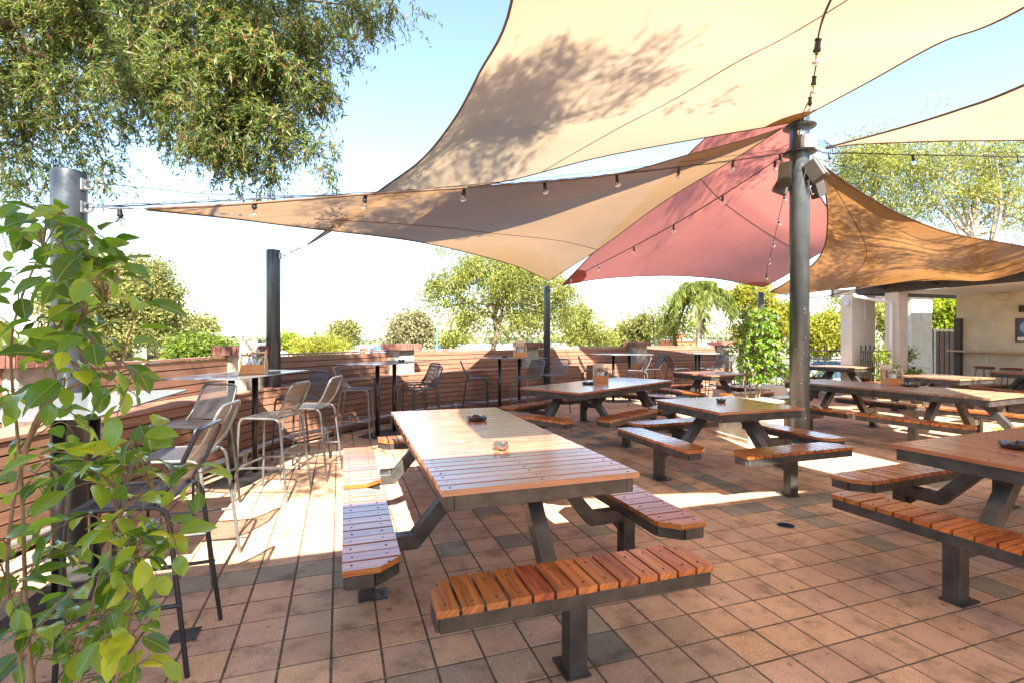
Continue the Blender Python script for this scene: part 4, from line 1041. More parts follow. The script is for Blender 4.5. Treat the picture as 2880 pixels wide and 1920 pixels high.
def blob_points(blobs, nclump):
    """sample clump centres inside ellipsoids, denser near the surface; blobs: (cx,cy,cz,rx,ry,rz,weight)"""
    B_ = np.array(blobs, float); vol = B_[:, 3] * B_[:, 4] * B_[:, 5]; wgt = np.cbrt(vol) ** 2 * B_[:, 6]; wgt /= wgt.sum()
    n2 = int(nclump * 1.9); i = RNG.choice(len(B_), n2, p=wgt); d = unit(RNG.normal(size=(n2, 3))); r = RNG.random(n2) ** .42
    ph = i * 1.7; lump = 1 + .2 * np.sin(4.1 * d[:, 0] + ph) * np.cos(3.3 * d[:, 2] - ph) + .16 * np.sin(7.3 * d[:, 1] + 5.1 * d[:, 2] + ph)
    q = d * (r * lump)[:, None]; C_ = B_[i, :3] + q * B_[i, 3:6]
    gap = np.sin(5.2 * q[:, 0] + ph * 2) + np.sin(5.7 * q[:, 1] - ph) + np.sin(6.3 * q[:, 2] + ph)
    keep = np.argsort(-(gap + RNG.normal(size=n2) * .55))[:nclump]; keep.sort()
    return C_[keep], d[keep]
def limbs(mb, base, top, blobs, r0, mat, n=7, seed=0, lean=0.15):
    rnd = random.Random(seed); base = Vector(base); top = Vector(top)
    tr = [base.lerp(top, t) + Vector((rnd.uniform(-1, 1), rnd.uniform(-1, 1), 0)) * lean * math.sin(math.pi * t) * (top - base).length * .25 for t in np.linspace(0, 1, 6)]
    mb.tube(resample(tr, 12), list(np.linspace(r0, r0 * .6, 13)), 9)
    bl = sorted(blobs, key=lambda b: -b[3] * b[5])
    for k in range(n):
        b = bl[k % len(bl)]; tgt = Vector((b[0] + rnd.uniform(-.5, .5) * b[3], b[1] + rnd.uniform(-.5, .5) * b[4], b[2] + rnd.uniform(-.2, .6) * b[5]))
        s = tr[3 + k % 3]; m_ = s.lerp(tgt, .45) + Vector((rnd.uniform(-.2, .2), rnd.uniform(-.2, .2), rnd.uniform(-.1, .25))) * (tgt - s).length * .4
        c = resample([s, m_, tgt], 10); mb.tube(c, list(np.linspace(r0 * .42, r0 * .06, 11)), 6)
        for _ in range(5):
            q = c[rnd.randrange(4, 10)]; e = q + Vector((rnd.uniform(-1, 1) * b[3], rnd.uniform(-1, 1) * b[4], rnd.uniform(-.4, .9) * b[5])) * .6
            mb.tube(resample([q, q.lerp(e, .5) + Vector((0, 0, .08 * (e - q).length)), e], 6), list(np.linspace(r0 * .13, r0 * .02, 7)), 4)
def tree(base, top, blobs, label, leaf, nclump, per, L, Wd, spread, r0, bark='bark', name='tree', droop=.2, down=0.0, seed=0, group='trees beyond the garden', n=7, cat='tree'):
    t = empty(name, base, 0, label, cat, group); o = Vector(base)
    mb = MB(); limbs(mb, base, top, blobs, r0, bark, n, seed); mb.v = [tuple(Vector(v) - o) for v in mb.v]
    mb.build('trunk', M[bark], t)
    C_, d = blob_points(blobs, nclump)
    tw = d + RNG.normal(size=C_.shape) * .5 + np.array([0, 0, -down])
    P = np.repeat(C_, per, 0) + RNG.normal(size=(nclump * per, 3)) * spread
    D = np.repeat(tw, per, 0) + RNG.normal(size=P.shape) * .9
    P -= np.array(o)
    ls = L * RNG.uniform(.6, 1.25, len(P)); leaf_object('crown', P, D, ls, ls * (Wd / L), M[leaf], t, droop)
    return t
def blobs_px(L, Y, sy=1.0):
    """(px, py, half-width px, half-height px, depth offset) -> ellipsoids standing at distance Y"""
    out = []
    for b in L:
        px, py, rx, ry = b[:4]; dy = b[4] if len(b) > 4 else 0; y = Y + dy; c = at(px, py, y); k = y / F
        out.append((c.x, c.y, c.z, rx * k, max(rx, ry) * k * sy, ry * k, b[5] if len(b) > 5 else 1.0))
    return out
def base_px(px, Y): x = (px - 1440) / F * Y; return (x, Y, gz(x, Y) - .1)
M['leaf_bush'] = leafmat('bush_leaf', (.05, .085, .012), (.10, .145, .02), (.17, .2, .035), .4, .45, .3)
# --- the overhanging willow myrtle at the upper left: leaves set along hanging twigs
def overhang():
    t = empty('overhanging_tree', (-7.2, 4.6, -.1), 0, 'large tree with hanging narrow leaves overhanging the upper left', 'tree'); o = Vector((-7.2, 4.6, -.1))
    A = [(90, 60, 190, 130, .3, 1.3), (330, 70, 210, 120, .2, 1.4), (600, 80, 190, 130, 0, 1.4), (760, 60, 150, 90, 0, 1.2), (60, 250, 150, 140, .4, 1.0), (230, 240, 130, 130, .2, .8),
         (420, 200, 150, 130, 0, 1.3), (560, 260, 160, 150, -.1, 1.6), (720, 200, 170, 140, 0, 1.6), (830, 230, 110, 110, .1, 1.3), (640, 380, 150, 100, -.1, 1.5), (760, 370, 110, 90, 0, 1.3),
         (900, 120, 110, 70, .1, 1.1), (1010, 55, 90, 50, .2, 1.0), (1120, 25, 70, 35, .2, .8), (920, 260, 60, 45, 0, .55), (900, 420, 60, 60, 0, .6), (930, 490, 38, 40, 0, .45),
         (660, 480, 55, 60, 0, .7), (770, 500, 45, 60, .1, .6), (560, 400, 60, 60, 0, .8), (60, 400, 90, 90, .4, .8), (170, 370, 110, 80, .4, .7), (330, 350, 70, 60, .3, .6), (40, 520, 70, 45, .3, .8), (250, 480, 70, 60, .4, .5),
         (310, 470, 45, 50, .4, .35), (130, 480, 60, 50, .4, .5), (-120, 150, 200, 220, .5, .8), (-100, 450, 120, 120, .5, .6), (330, -120, 300, 120, .2, .9), (800, -80, 300, 80, .2, .9)]
    bl = blobs_px(A, 4.9, .9)
    # parts of the same crown above and behind the camera; they throw the leafy shadows on the sails and paving
    hi = [(.35, 1.0, 8.4, 1.2, 1.1, .6, 2.4), (1.4, .3, 8.9, 1.0, .8, .5, 1.5), (-2.3, -1.0, 6.8, .7, .6, .5, .7), (-0.3, 1.2, 8.0, .8, .8, .5, 1.2), (-1.1, .1, 5.7, .75, .65, .5, .9), (-.6, 1.1, 6.2, .5, .5, .4, .6), (-2.2, .6, 5.8, .6, .5, .4, .6), (-.5, .3, 7.4, .7, .6, .4, .6),
          (-3.2, 2.2, 5.6, .9, .7, .5, .8), (-4.6, 2.6, 5.4, 1.0, .8, .6, .7), (-1.8, 3.0, 6.6, .8, .7, .5, .6), (3.0, 1.6, 8.6, .5, .4, .3, .3)]
    tr = MB(); rnd = random.Random(4)
    T0 = [Vector((-7.2, 4.6, -.1)), Vector((-6.9, 4.5, 1.6)), Vector((-6.2, 4.4, 3.6)), Vector((-5.2, 4.6, 5.0))]
    tr.tube(resample(T0, 16), list(np.linspace(.34, .2, 17)), 12)
    def limb(pts, r0, r1, n=18): tr.tube(resample(pts, n), list(np.linspace(r0, r1, n + 1)), 8)
    limb([T0[-1], at(-60, 60, 4.9), at(120, 20, 5.0), at(420, -30, 5.0), at(600, -40, 5.0)], .13, .05)
    limb([T0[-1], Vector((-4, 3.8, 6.0)), Vector((-2, 2.2, 6.8)), Vector((-.3, 1.4, 8.0)), Vector((.9, .5, 8.5))], .13, .01)
    limb([Vector((-4, 3.8, 6.0)), Vector((-2.6, 1.9, 5.9)), Vector((-1.1, .2, 5.7))], .06, .015)
    for a_ in (((-60, 60), (60, 130), (110, 260), (90, 420)), ((180, -20), (220, 120), (330, 230), (360, 330)), ((330, -30), (520, 60), (690, 190), (760, 330)), ((420, -30), (620, 40), (820, 120), (900, 230)), ((60, 130), (180, 200), (260, 330), (300, 440)), ((520, 60), (560, 220), (640, 350), (680, 470))):
        limb([at(x_, y_, 5.0 + .1 * k_) for k_, (x_, y_) in enumerate(a_)], .032, .006)
    limb([at(420, -30, 5.0), at(460, 90, 5.0), at(520, 240, 4.9)], .05, .012); limb([at(600, -40, 5.0), at(760, -10, 5.05), at(980, 15, 5.1)], .03, .006)
    tr.v = [tuple(Vector(v) - o) for v in tr.v]; tr.build('trunk', M['bark'], t)
    # twigs with leaves
    Ps, Ds, tw = [], [], MB()
    for blobs, ntw, k in ((bl, 8200, 19), (hi, 4300, 16)):
        C_, d = blob_points(blobs, ntw)
        for q in range(ntw):
            c = C_[q]; dr = unit(d[q] * .7 + RNG.normal(size=3) * .55 + np.array([0, 0, -.75])); Lt = RNG.uniform(.12, .3); s0 = c - dr * Lt * .5
            bend = RNG.normal(size=3) * .05; ts = np.linspace(.1, 1, k)
            pos = s0 + np.outer(ts * Lt, dr) + np.outer(ts ** 2, bend) - np.outer(ts ** 2, np.array([0, 0, .05]))
            if q % 4 == 0:
                tw.tube([tuple(s0 - np.array(o)), tuple(pos[k // 2] - np.array(o)), tuple(pos[-1] - np.array(o))], [.0035, .0025, .0012], 3, cap=False)
            Ps.append(pos); Ds.append(dr * .75 + RNG.normal(size=(k, 3)) * .62 + np.array([0, 0, -.1]))
    P = np.concatenate(Ps) - np.array(o); D = np.concatenate(Ds); ls = RNG.uniform(.035, .08, len(P))
    tw.build('twigs', M['bark'], t)
    leaf_object('crown', P, D, ls, ls * .22, M['leaf_willow'], t, .06)
overhang()
# --- trees beyond the wall
G_ = 'trees beyond the garden'
def big(px, Y, blobs, label, leaf, nc, per, L, bark='bark', r0=.25, top=None, sp=None, W_=.45, name='tree', down=0, seed=0, n=7, toppx=None):
    b = blobs_px(blobs, Y); base = base_px(px, Y); tx = toppx or blobs[0][:2]; top_ = at(tx[0], tx[1], Y)
    return tree(base, top_, b, label, leaf, nc, per, L, L * W_, sp or L * 1.1, r0, bark, name, .15, down, seed, G_, n)
big(360, 42, [(340, 850, 130, 110), (300, 790, 90, 60), (420, 800, 80, 70), (250, 900, 80, 70), (450, 880, 60, 70), (380, 930, 120, 50), (200, 850, 70, 80), (330, 750, 60, 28)], 'broad rounded olive green tree behind the left post', 'leaf_olive', 1700, 36, .3, r0=.6, sp=.42, seed=1)
big(555, 60, [(545, 915, 55, 28), (590, 930, 30, 18), (515, 930, 35, 25)], 'low spreading tree right of the broad olive tree', 'leaf_olive', 500, 10, .42, r0=.3, seed=2)
big(575, 30, [(560, 985, 60, 30), (620, 995, 50, 24), (520, 1003, 40, 22), (540, 972, 36, 18)], 'bright green bush behind the timber wall left of the grey post', 'leaf_bush', 1300, 10, .26, r0=.08, seed=3, name='bush')
big(968, 75, [(968, 915, 34, 16), (945, 925, 26, 12), (995, 925, 22, 12), (965, 945, 40, 14), (960, 965, 45, 14)], 'small umbrella shaped tree on the skyline', 'leaf_olive', 520, 10, .42, r0=.25, seed=4)
big(900, 45, [(890, 972, 45, 24), (930, 975, 40, 22), (860, 985, 30, 18)], 'spiky yellow green shrub above the timber wall', 'leaf_yellow', 520, 10, .36, r0=.08, seed=5, name='bush', W_=.22)
big(812, 60, [(812, 955, 24, 12), (818, 970, 30, 12)], 'small round green tree just right of the grey post', 'leaf_lime', 260, 10, .36, r0=.12, seed=6)
big(1158, 45, [(1155, 905, 42, 34), (1130, 930, 42, 32), (1185, 925, 36, 36), (1150, 955, 55, 26)], 'pale greyish tree above the stained pillar', 'leaf_pale', 900, 10, .36, 'pale_bark', r0=.3, seed=7)
big(1250, 70, [(1250, 955, 45, 16), (1290, 950, 35, 14)], 'low distant green tree beside the green pole', 'leaf_gum', 260, 10, .45, r0=.2, seed=8)
big(1395, 24, [(1380, 800, 120, 60), (1250, 800, 60, 40), (1310, 750, 80, 40), (1460, 800, 110, 70), (1540, 830, 80, 60), (1230, 850, 45, 45), (1300, 880, 70, 55), (1400, 900, 90, 45), (1500, 900, 80, 50), (1570, 880, 60, 50), (1240, 700, 40, 14, 0, .5), (1420, 740, 90, 40), (1600, 820, 36, 28), (1380, 720, 60, 25, 0, .6), (1520, 770, 60, 50)],
    'large leafy gum tree rising behind the middle of the timber wall', 'leaf_gum', 1150, 34, .2, 'bark', r0=.17, sp=.22, W_=.24, down=.5, seed=9, n=11, toppx=(1390, 860))
big(1640, 34, [(1625, 890, 45, 40), (1660, 920, 45, 40), (1600, 940, 60, 32), (1690, 955, 45, 24)], 'olive gum tree right of the slim black post', 'leaf_gum', 380, 24, .26, 'pale_bark', r0=.2, sp=.2, W_=.26, seed=10)
big(1790, 38, [(1790, 930, 55, 28), (1830, 915, 40, 30), (1750, 955, 45, 20)], 'greyish bushy tree left of the floodlight pole', 'leaf_olive', 800, 10, .28, r0=.15, seed=11)
big(1930, 34, [(1880, 870, 45, 55), (1915, 920, 60, 40), (1860, 930, 40, 30), (1995, 920, 60, 30), (1900, 830, 30, 25, 0, .5)], 'thin wiry tree behind the palm', 'leaf_gum', 650, 9, .24, r0=.16, W_=.26, seed=12, n=12)
big(2120, 30, [(2110, 850, 55, 45), (2165, 870, 60, 50), (2210, 900, 50, 50), (2080, 830, 30, 25), (2150, 930, 90, 35), (2120, 805, 35, 18)], 'yellow green tree behind the slim dark post and shrub', 'leaf_yellow', 700, 24, .2, r0=.2, sp=.18, seed=13, n=10)
big(2320, 34, [(2325, 910, 34, 34), (2300, 935, 30, 34), (2350, 925, 30, 34), (2320, 965, 50, 24)], 'bright yellow green tree behind the parked cars', 'leaf_yellow', 1100, 10, .26, r0=.2, seed=14)
big(2500, 30, [(2480, 880, 22, 34), (2500, 905, 34, 36)], 'thin green tree seen between the first two pillars', 'leaf_gum', 300, 9, .24, r0=.12, seed=15)
big(2660, 22, [(2655, 870, 46, 40), (2690, 890, 36, 46), (2640, 905, 36, 32), (2660, 925, 50, 20)], 'bright green tree above the timber gate', 'leaf_lime', 1500, 10, .17, r0=.12, seed=16)
# tall airy gums at the right
big(2740, 17, [(2760, 480, 130, 70), (2640, 470, 90, 60), (2560, 440, 70, 60), (2860, 500, 90, 90), (2700, 560, 110, 50), (2840, 590, 80, 60), (2600, 540, 70, 40), (2530, 480, 60, 50), (2800, 420, 110, 40), (2950, 600, 90, 80), (2700, 400, 70, 30)],
    'tall airy gum tree with a forked trunk at the upper right', 'leaf_gum', 2100, 11, .15, 'pale_bark', r0=.17, sp=.2, W_=.2, down=.4, seed=17, n=14, toppx=(2745, 560))
big(2440, 20, [(2440, 470, 80, 70), (2400, 440, 50, 40), (2480, 560, 70, 50), (2390, 520, 40, 50), (2500, 430, 60, 40), (2450, 390, 70, 20, 0, .5), (2610, 290, 40, 18, 0, .2), (2540, 600, 60, 36), (2680, 620, 50, 20, 0, .5)],
    'slender gum tree immediately right of the thick post, behind the brown sail', 'leaf_gum', 1500, 11, .16, 'bark', r0=.12, sp=.22, W_=.2, down=.4, seed=18, n=12, toppx=(2450, 580))
big(2480, 26, [(2440, 860, 30, 20, 0, .6), (2350, 850, 20, 20, 0, .5), (2390, 845, 30, 14, 0, .3)], 'drooping foliage hanging beside the first pillar', 'leaf_gum', 160, 9, .2, r0=.1, W_=.22, down=1.0, seed=19)
# cocos palm
def palm(px, Y, top_py):
    b = Vector(base_px(px, Y)); c = at(px, top_py, Y); t = empty('palm_tree', b, 0, 'feathery palm tree behind the white pillar and last bar tables', 'palm', G_)
    m = MB(); pts = [b, b.lerp(c, .5) + Vector((-.08, 0, 0)), c]; cc = resample(pts, 16); m.tube(cc, [.2 - .05 * i / 16 + (.008 if i % 2 else 0) for i in range(17)], 10); m.v = [tuple(Vector(v) - b) for v in m.v]; m.build('trunk', M['pale_bark'], t)
    P, D = [], []; rb = MB()
    for k in range(36):
        a = 2 * math.pi * k * .381; el = RNG.uniform(.15, 1.3); L = RNG.uniform(2.6, 3.6); pts = []
        for i in range(14):
            s = i / 13; r = L * s * math.cos(el) * (1 - .25 * s); z = L * s * math.sin(el) - 1.3 * s * s * L * .55
            pts.append(c + Vector((r * math.cos(a), r * math.sin(a), z)))
        pts = resample(pts, 26); rb.tube([tuple(p - b) for p in pts], list(np.linspace(.025, .004, 27)), 4)
        for i in range(2, 27):
            tn = (pts[i] - pts[i - 1]).normalized(); sd_v = tn.cross(Vector((0, 0, 1))).normalized()
            for s in (-1, 1):
                for _ in range(3):
                    P.append(np.array(pts[i] - b) + RNG.normal(size=3) * .02); D.append(np.array(tn * .5 + sd_v * s * .8 + Vector((0, 0, -.55))) + RNG.normal(size=3) * .22)
    rb.build('frond_ribs', M['leaf_palm'], t); ls = RNG.uniform(.35, .62, len(P))
    leaf_object('crown', np.array(P), np.array(D), ls, ls * .075, M['leaf_palm'], t, .35)
palm(1970, 30, 835)
# distant hillside woods: far mass of tree crowns
def woods():
    n = 5200; y = RNG.uniform(140, 1500, n) ** 1.0; x = RNG.uniform(-1.35, 1.3, n) * y; P = []
    for i in range(n):
        z = gz(x[i], y[i]) + (max(0, y[i] - 900) / 3300 * 34 * .3)
        s = RNG.uniform(2.0, 4.2); q = RNG.normal(size=(9, 3)) * np.array([s * .8, s * .8, s * .35]) + np.array([x[i], y[i], z + s * .5]); P.append(q)
    P = np.concatenate(P); o = leaf_object('distant_woods', P, RNG.normal(size=P.shape) + np.array([0, 0, .4]), RNG.uniform(1.4, 3.2, len(P)), 1.9, M['leaf_far'])
    tag(o, 'mass of distant trees on the low hills at the skyline', 'woods', kind='stuff')
M['leaf_far'] = leafmat('far_leaf', (0.11, 0.14, 0.08), (0.15, 0.17, 0.10), (0.2, 0.2, 0.12), .2, .7, .1)
woods()
# a gum outside the frame at the right whose branches throw streaks of shade on the brown and red sails
tree((13.5, 1.5, -.1), (11.5, 2.6, 7.2), [(6.6, 3.5, 8.7, 1.0, .5, .3, 1), (7.6, 4.6, 8.8, 1.1, .5, .3, 1), (9.2, 3.6, 8.6, 1.0, .8, .5, .8), (5.0, 5.2, 9.3, .8, .4, .25, .9), (8.6, 5.8, 9.0, 1.0, .5, .3, .8), (11.4, 3, 8.4, 1.3, 1.0, .8, .8)],
    'tall gum tree outside the right edge whose branches reach over the sails', 'leaf_gum', 620, 26, .14, .03, .16, .16, 'pale_bark', seed=31, n=12)
# ------------------------------------------------------------------ broad leaved ficus (near plant) and the potted shrub
def ficus_mat():
    m, n, l = newmat('ficus_leaf'); b = pbsdf(n); out = n['Material Output']
    g = N(n, 'ShaderNodeNewGeometry'); uv = N(n, 'ShaderNodeUVMap'); sx = N(n, 'ShaderNodeSeparateXYZ'); l.new(uv.outputs[0], sx.inputs[0])
    rp = ramp(n, [(0.0, (.035, .09, .009)), (0.4, (.065, .155, .013)), (0.75, (.13, .25, .02)), (1.0, (.26, .34, .025))]); l.new(g.outputs['Random Per Island'], rp.inputs[0])
    # pale midrib and side veins
    a = N(n, 'ShaderNodeMath', operation='ABSOLUTE'); l.new(sx.outputs[1], a.inputs[0])
    r2 = ramp(n, [(0.0, (1, 1, 1)), (0.012, (.7, .7, .7)), (0.035, (0, 0, 0))]); l.new(a.outputs[0], r2.inputs[0])
    s1 = N(n, 'ShaderNodeMath', operation='MULTIPLY_ADD'); s1.inputs[1].default_value = -1.1; l.new(a.outputs[0], s1.inputs[0]); l.new(sx.outputs[0], s1.inputs[2])
    s2 = N(n, 'ShaderNodeMath', operation='MULTIPLY'); s2.inputs[1].default_value = 75; l.new(s1.outputs[0], s2.inputs[0])
    s3 = N(n, 'ShaderNodeMath', operation='SINE'); l.new(s2.outputs[0], s3.inputs[0])
    mx = N(n, 'ShaderNodeMix', data_type='RGBA'); l.new(r2.outputs[0], mx.inputs[0]); l.new(rp.outputs[0], mx.inputs[6]); mx.inputs[7].default_value = (.17, .27, .05, 1)
    l.new(mx.outputs[2], b.inputs['Base Color']); b.inputs['Roughness'].default_value = .24; b.inputs['Specular IOR Level'].default_value = .5; b.inputs['Coat Weight'].default_value = .4; b.inputs['Coat Roughness'].default_value = .12
    bp = N(n, 'ShaderNodeBump'); bp.inputs['Strength'].default_value = .12; bp.inputs['Distance'].default_value = .002; l.new(s3.outputs[0], bp.inputs['Height']); l.new(bp.outputs[0], b.inputs['Normal'])
    t = N(n, 'ShaderNodeBsdfTranslucent'); h = N(n, 'ShaderNodeHueSaturation'); h.inputs['Value'].default_value = 2.6; h.inputs['Hue'].default_value = .48; l.new(mx.outputs[2], h.inputs['Color']); l.new(h.outputs[0], t.inputs[0])
    ms = N(n, 'ShaderNodeMixShader'); ms.inputs[0].default_value = .42; l.new(b.outputs[0], ms.inputs[1]); l.new(t.outputs[0], ms.inputs[2]); l.new(ms.outputs[0], out.inputs[0]); return m
M['ficus'] = ficus_mat()
def ficus_leaves(mb, items):
    """items: (base, dir, length, width, roll, curl)"""
    prof = [(0, 0), (.06, .10), (.18, .62), (.36, .97), (.54, 1.0), (.72, .78), (.86, .42), (.94, .16), (1.0, 0)]
    for (p, d, L, Wd, roll, curl) in items:
        d = d.normalized(); up = Vector((0, 0, 1)); s = d.cross(up); s = s.normalized() if s.length > 1e-3 else Vector((1, 0, 0)); nrm = s.cross(d)
        s, nrm = s * math.cos(roll) + nrm * math.sin(roll), nrm * math.cos(roll) - s * math.sin(roll)
        c = Vector(p); cur = d.copy(); rows = []; prevt = 0
        for (t, w_) in prof:
            dt = t - prevt; prevt = t; cur = (cur - nrm * curl * dt - up * .22 * dt).normalized(); c = c + cur * L * dt
            sd_v = s; nn = sd_v.cross(cur).normalized(); hw = Wd / 2 * w_
            wob = .06 * hw * math.sin(t * 17 + roll * 3)
            rows.append([c - sd_v * hw + nn * (.30 * hw + wob), c - sd_v * hw * .5 + nn * .1 * hw, c.copy(), c + sd_v * hw * .5 + nn * .1 * hw, c + sd_v * hw + nn * (.30 * hw - wob)])
        vs = [q for r_ in rows for q in r_]; fs = []; uv = []
        for i in range(len(rows) - 1):
            for k in range(4):
                fs.append((i * 5 + k, i * 5 + k + 1, (i + 1) * 5 + k + 1, (i + 1) * 5 + k))
                f = lambda ii, kk: (prof[ii][0] * L * 6, (kk - 2) / 2 * max(.05, prof[ii][1]) * .5)
                uv.append([f(i, k), f(i, k + 1), f(i + 1, k + 1), f(i + 1, k)])
        mb.add(vs, fs, uv, True)
def ficus_plant(name, label, pot_c, roots, ends, Lr, cat, leaf_n=11, stem_r=.011, gap=.028, seed=2):
    rnd = random.Random(seed); o = Vector(pot_c); t = empty(name, o, 0, label, cat); st = MB(); lf = MB()
    mains = []
    for r_ in roots:
        c = resample(r_, 30); st.tube([p - o for p in c], list(np.linspace(stem_r, stem_r * .35, 31)), 7); mains += c[5:]
    for e in ends:
        e = Vector(e); near = sorted(mains, key=lambda q: (q - e).length + max(0, q.z - e.z) * 1.6 + rnd.uniform(0, .03))[0]
        k = near.lerp(e, .5) + Vector((rnd.uniform(-.03, .03), rnd.uniform(-.03, .03), .03 + .1 * (e - near).length)); c = resample([near, k, e], 20)
        L = (e - near).length; st.tube([p - o for p in c], list(np.linspace(stem_r * .33, stem_r * .13, 21)), 6)
        n_ = max(5, int(L * .75 / gap)); n_ = min(n_, leaf_n + 6); its = []
        for i in range(n_):
            s = 1 - .78 * i / n_; j_ = min(19, int(s * 20)); p = c[j_]; tn = (c[min(20, j_ + 1)] - c[max(0, j_ - 1)]).normalized()
            side = tn.cross(Vector((0, 0, 1))).normalized() * (1 if i % 2 else -1)
            d = tn * rnd.uniform(.35, .9) + side * rnd.uniform(.5, 1.1) + Vector((rnd.uniform(-.35, .35), rnd.uniform(-.35, .35), rnd.uniform(-.5, .45)))
            if i == 0: d = tn + Vector((0, 0, -.3))
            ll = Lr * rnd.uniform(.5, 1.1) * (.8 if i < 2 else 1)
            pe = p + d.normalized() * .012; st.tube([p - o, pe - o], .0011, 4, cap=False)
            its.append((pe - o, d, ll, ll * rnd.uniform(.48, .60), rnd.uniform(-.7, .7), rnd.uniform(.1, 1.2)))
        ficus_leaves(lf, its)
    st.build('stems', M['stem'], t); lf.build('foliage', M['ficus'], t); return t
def E_(L): return [at(*q) for q in L]
D_ = [(60, 575), (150, 610), (225, 640), (275, 700), (250, 790), (300, 790), (110, 700), (390, 838), (200, 880), (60, 830), (260, 960), (90, 1000), (20, 930), (378, 1068), (340, 1090), (300, 1075), (150, 1120), (330, 1160), (425, 1200), (390, 1250), (250, 1200), (60, 1250),
      (200, 1330), (330, 1330), (120, 1400), (560, 1375), (525, 1400), (480, 1490), (400, 1450), (300, 1480), (500, 1550), (440, 1610), (350, 1600), (200, 1560), (80, 1520), (250, 1700), (430, 1690), (150, 1700), (60, 1680), (410, 1770), (300, 1820), (470, 1870), (180, 1860), (60, 1850), (330, 1900), (20, 1380), (30, 1120), (20, 700), (230, 1060), (180, 980), (400, 1560), (450, 1530), (120, 1270), (270, 1290), (10, 1600), (250, 1550), (370, 1700), (100, 1780), (230, 1780), (380, 1860)]
D_ += [(200, 650), (262, 690), (180, 745), (240, 830), (150, 800), (232, 905), (160, 930), (215, 720), (285, 740), (140, 870), (100, 620), (40, 640), (180, 600), (250, 950), (40, 760), (100, 940)]
rv = random.Random(9); ends = [at(x, y, rv.uniform(.98, 1.32)) for x, y in D_] + [at(x + rv.uniform(-60, 25), y + rv.uniform(-35, 45), rv.uniform(1.0, 1.35)) for x, y in D_[::2] if x < 470 and y > 1100]
pc_ = Vector((-1.02, 1.12, 0))
roots = [[pc_ + Vector((0, 0, .25)), at(200, 1900, 1.15), at(260, 1700, 1.15), at(330, 1450, 1.15), at(430, 1370, 1.15)], [pc_ + Vector((-.03, 0, .25)), at(60, 1900, 1.15), at(20, 1600, 1.15), at(60, 1300, 1.2), at(130, 1150, 1.2), at(170, 1000, 1.2)],
         [pc_ + Vector((.02, .04, .25)), at(90, 1900, 1.2), at(60, 1350, 1.22), at(30, 1000, 1.22), at(60, 840, 1.2), at(120, 700, 1.2)], [pc_ + Vector((.05, 0, .25)), at(330, 1900, 1.12), at(370, 1720, 1.1), at(380, 1560, 1.1)],
         [at(60, 1300, 1.2), at(120, 1150, 1.15), at(250, 1060, 1.1), at(330, 1050, 1.1)], [at(30, 1000, 1.22), at(120, 940, 1.2), at(210, 900, 1.2), at(300, 850, 1.15)]]
fp = ficus_plant('leafy_plant', 'tall leafy potted fig plant filling the lower left corner', pc_, roots, ends, .082, 'plant', seed=2, gap=.017, leaf_n=12, stem_r=.0065)
pt = MB(); pt.lathe([(0, 0.002), (.17, .002), (.2, .34), (.215, .34), (.215, .37), (.185, .37), (.18, .33), (0, .325)], (0, 0, 0), 32); pt.build('pot', M['dark_timber'], fp)
# potted shrub beside the main post
sb_c = Vector((3.62, 7.62, .6)); rv = random.Random(21); ends2 = []
for i in range(330):
    a = rv.uniform(0, 6.283); r = rv.random() ** .5; h = rv.random(); wd = .52 * (1 - abs(h - .42) * .95)
    ends2.append(sb_c + Vector((.1 + r * wd * math.cos(a), r * wd * math.sin(a), .22 + h * 1.12)))
roots2 = [[sb_c + Vector((x, y, .0)), sb_c + Vector((x * 1.5, y * 1.5, .35)), sb_c + Vector((x * 2.2 + .05, y * 2, .8)), sb_c + Vector((x * 1.8 + .1, y, 1.2))] for x, y in ((-.08, 0), (.0, .05), (.09, -.03), (.03, -.06))]
sh = ficus_plant('potted_shrub', 'bright leafy shrub with pale stems growing beside the thick post', sb_c - Vector((0, 0, .02)), roots2, ends2, .085, 'shrub', seed=5, gap=.022, stem_r=.014, leaf_n=10)
pl_ = MB(); w2 = .36
pl_.prism([(-w2, -w2), (w2, -w2), (w2, w2), (-w2, w2)], .06, .56); pl_.prism([(-w2 - .03, -w2 - .03), (w2 + .03, -w2 - .03), (w2 + .03, w2 + .03), (-w2 - .03, w2 + .03)], .002, .06)
pl_.prism([(-w2 - .02, -w2 - .02), (w2 + .02, -w2 - .02), (w2 + .02, w2 + .02), (-w2 - .02, w2 + .02)], .56, .595)
po = pl_.build('planter', simple('sandstone', (.48, .40, .29), .9, 0, .2, 7, .5, 60), loc=(sb_c.x, sb_c.y, 0), rotz=R(15), bevel=.01); tag(po, 'square sandstone planter beside the foot of the thick post', 'planter')
# low rendered garden edging behind it
lw = MB(); lw.box((0, 0, .19), (1.3, .5, .38)); tag(lw.build('low_wall', M['render'], loc=(5.75, 11.9, 0), rotz=R(12), bevel=.01), 'low pale rendered block behind the leafy shrub', 'low wall')
lw = MB(); lw.box((0, 0, .17), (.42, .42, .34)); tag(lw.build('low_block', M['render'], loc=(4.95, 10.3 + 1.4, 0), rotz=R(12), bevel=.01), 'short white block left of the low rendered wall', 'low wall')
